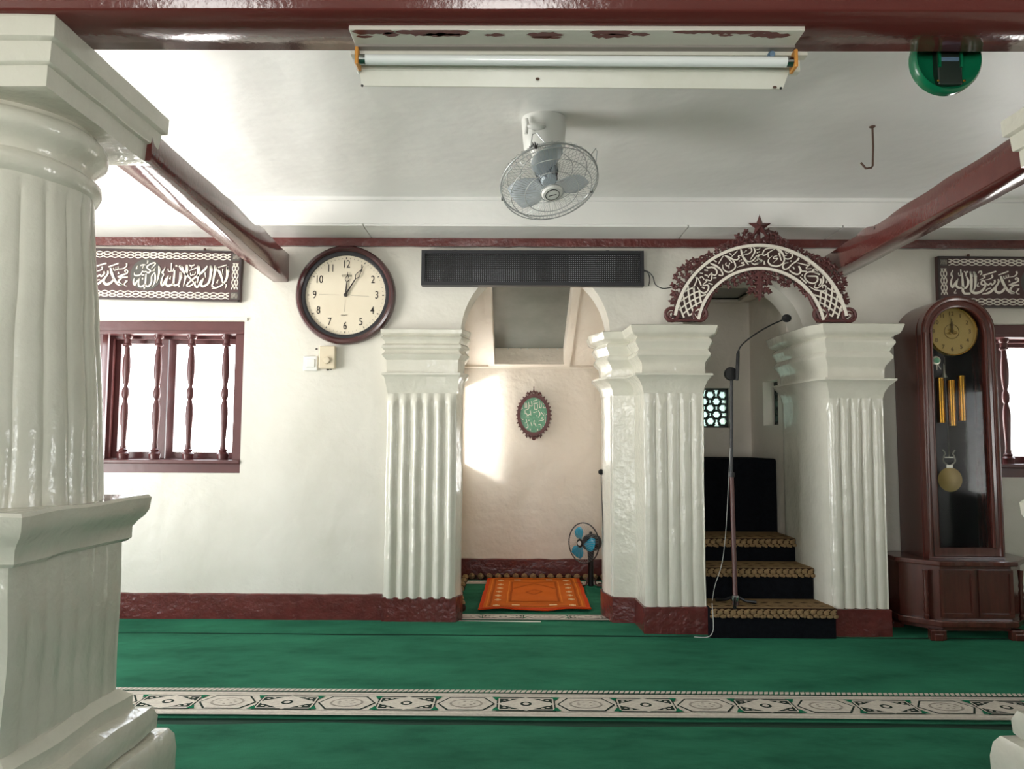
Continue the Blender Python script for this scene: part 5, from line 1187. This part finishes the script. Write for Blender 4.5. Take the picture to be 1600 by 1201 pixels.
# ------------------------------------------------------------------ desk fan in the niche
dY = 5.62; dcx, dcz = at(912, 848, dY)
df = empty('desk_fan', (dcx, dY, .016), 'small black desk fan with cyan blades in the niche corner', 'fan'); H0 = dcz - .016
Rg = 30.5 / F * dY; n2 = Vector((-.72, -.69, .05)).normalized(); Q2 = Vector((0, 0, 1)).rotation_difference(n2); c2 = Vector((0, 0, H0))
def dp(r_, a, h): return c2 + Q2 @ Vector((r_ * cos(a), r_ * sin(a), h))
mb = MB()
for i in range(44):
    a = 2 * pi * i / 44
    mb.tube([dp(.02, a, .04), dp(Rg * .6, a, .038), dp(Rg * .93, a, .022), dp(Rg, a, 0)], .0007, 3); mb.tube([dp(.03, a, -.035), dp(Rg * .7, a, -.03), dp(Rg, a, 0)], .0007, 3)
mb.build('wire_guard', 'wire', df)
mb = MB(); mb.tube([dp(Rg, 2 * pi * i / 48, 0) for i in range(48)], .0045, 6, closed=True); mb.build('guard_ring', 'black', df)
for b in range(3):
    mb = MB(); vs = []
    for i in range(6):
        t_ = i / 5; r_ = .02 + (Rg * .82 - .02) * t_; w0 = -.3 - .3 * sin(pi * t_); w1 = .3 + .35 * sin(pi * t_ * .9)
        for j in range(4): vs.append(dp(r_, b * 2 * pi / 3 + 1.2 + w0 + (w1 - w0) * j / 3, .012 - .02 * (j - 1.5) / 3))
    mb.add(vs, [(i * 4 + j, i * 4 + j + 1, (i + 1) * 4 + j + 1, (i + 1) * 4 + j) for i in range(5) for j in range(3)])
    o = mb.build('blade', 'cyan', df); sm = o.modifiers.new('s', 'SOLIDIFY'); sm.thickness = .003
MB().lathe([(.030, 0), (.032, .006), (.028, .01), (0, .012)], dp(0, 0, .036), n2, 20).build('hub_ring', 'black', df)
MB().lathe([(.017, 0), (.015, .006), (0, .008)], dp(0, 0, .046), n2, 16).build('hub_badge', 'whiteplastic', df)
MB().lathe([(0, .165), (.035, .162), (.055, .145), (.064, .12), (.064, .06), (.052, .035), (.0, .03)], c2, -n2, 24).build('motor_housing', 'black', df)
m0 = c2 - n2 * .08
MB().tube([m0 + Vector((0, 0, -.02)), Vector((m0.x, m0.y, H0 - .12)), Vector((m0.x, m0.y, .0))], [.03, .02, .022], 12).build('neck', 'black', df)
MB().lathe([(.012, .0), (.012, .03), (0, .034)], m0 + Vector((0, 0, .05)), (0, 0, 1), 10).build('oscillation_knob', 'black', df)
for s_ in (-1, 1):
    mb = MB(); x0 = m0.x; y0 = m0.y; mb.tube(spline([(x0 + s_ * .01, y0, .07), (x0 + s_ * .03, y0 - .01, .05), (x0 + s_ * .035, y0 - .02, .014), (x0 + s_ * .07, y0 - .05, .007), (x0 + s_ * .14, y0 - .05, .007), (x0 + s_ * .145, y0 + .04, .007), (x0 + s_ * .06, y0 + .05, .007)]), .006, 6); mb.build('foot', 'stand_brown', df)

# gooseneck microphone on the niche jamb
bx_, bz_ = at(938.5, 737, 4.75); wx_ = nx1 - .03
mb = MB(); r = empty('wall_microphone', (wx_, 4.74, bz_), 'small black microphone with hanging cable on the niche edge', 'microphone')
MB().ball((bx_ - wx_, -.01, 0), .018, 14).build('foam_ball', 'blackmat', r)
MB().tube([(bx_ - wx_ + .01, -.01, 0), (-.012, -.01, .004), (.004, -.01, .012)], .005, 8).build('clip', 'black', r)
MB().tube(spline([(-.006, -.01, .006), (-.010, -.01, -.05), (-.004, -.012, -.25), (.0, -.015, -.42), (.004, -.012, -.5)]), .003, 6).build('cable', 'black', r)

# ------------------------------------------------------------------ microphone stand on the lowest pulpit step
sx1, sy1 = fl(1149, 944, Z1 + .008)
ms = empty('microphone_stand', (sx1, sy1, Z1 + .007), 'dark microphone stand with brown lower tube on the lowest pulpit step', 'microphone stand')
def mp(px, py, dy=0): a = at(px, py, sy1 + dy); return Vector((a[0] - sx1, dy, a[1] - Z1 - .007))
MB().tube([(0, 0, .0), (0, 0, .02), mp(1149, 935), mp(1143, 738)], [.02, .016, .013, .012], 14).build('lower_tube', 'stand_brown', ms)
MB().tube([mp(1143, 745), mp(1143, 738)], .016, 14).build('collar', 'black', ms)
MB().tube([mp(1143, 740), mp(1143, 584)], .0085, 12).build('upper_tube', 'black', ms)
mb = MB()
for a in (.2, 2.3, 4.4): mb.tube([(0, 0, .05), (.06 * cos(a), .06 * sin(a), .018), (.125 * cos(a), .125 * sin(a), .008)], [.008, .008, .010], 8)
mb.build('tripod_feet', 'black', ms)
MB().lathe([(.024, 0), (.024, .022), (.018, .03)], (0, 0, .022), (0, 0, 1), 14).build('hub', 'chrome', ms)
cpt = mp(1142, 584); MB().lathe([(0, -.02), (.036, -.018), (.040, 0), (.036, .016), (0, .018)], cpt, (0, -1, 0), 28).build('clutch', 'black', ms)
MB().tube([cpt + Vector((.025, -.03, -.04)), cpt + Vector((.028, -.03, .0)), mp(1153, 553, -.03), mp(1154, 548, -.03)], [.008, .011, .010, .006], 10).build('microphone_holder', 'black', ms)
mc = MB().tube(spline([mp(1153, 556, -.03), mp(1155, 545, -.03), mp(1163, 535, -.035), mp(1180, 522, -.045), mp(1202, 509, -.055), mp(1222, 500, -.065)]), .0042, 8).build('gooseneck', 'black', ms)
e_ = mp(1229, 497, -.07); MB().ball(e_, .027, 16, sc=(1, .9, .85)).build('windscreen', 'blackmat', ms)
pts = [mp(1141, 700, -.03), mp(1138, 760, -.035), mp(1134, 830, -.04), mp(1128, 880, -.04), mp(1117, 915, -.05)]; fp0 = mp(1113, 938, -.02)
MB().tube(spline([tuple(p) for p in pts] + [tuple(fp0)] ), .0015, 5).build('cable', 'cable_white', ms)
c0 = at(1112, 950, Y1 - .02); c1 = at(1113, 985, Y1 - .03)
tag(MB().tube(spline([(c0[0], Y1 - .03, c0[1] + .03), (c0[0] + .004, Y1 - .035, .10), (c1[0], Y1 - .035, .05), (c1[0] - .03, Y1 - .04, .024), (c1[0] - .10, Y1 - .03, .022)]), .002, 5).build('cable', 'cable_white'), 'thin pale cable trailing down the left end of the lowest pulpit step', 'cable')
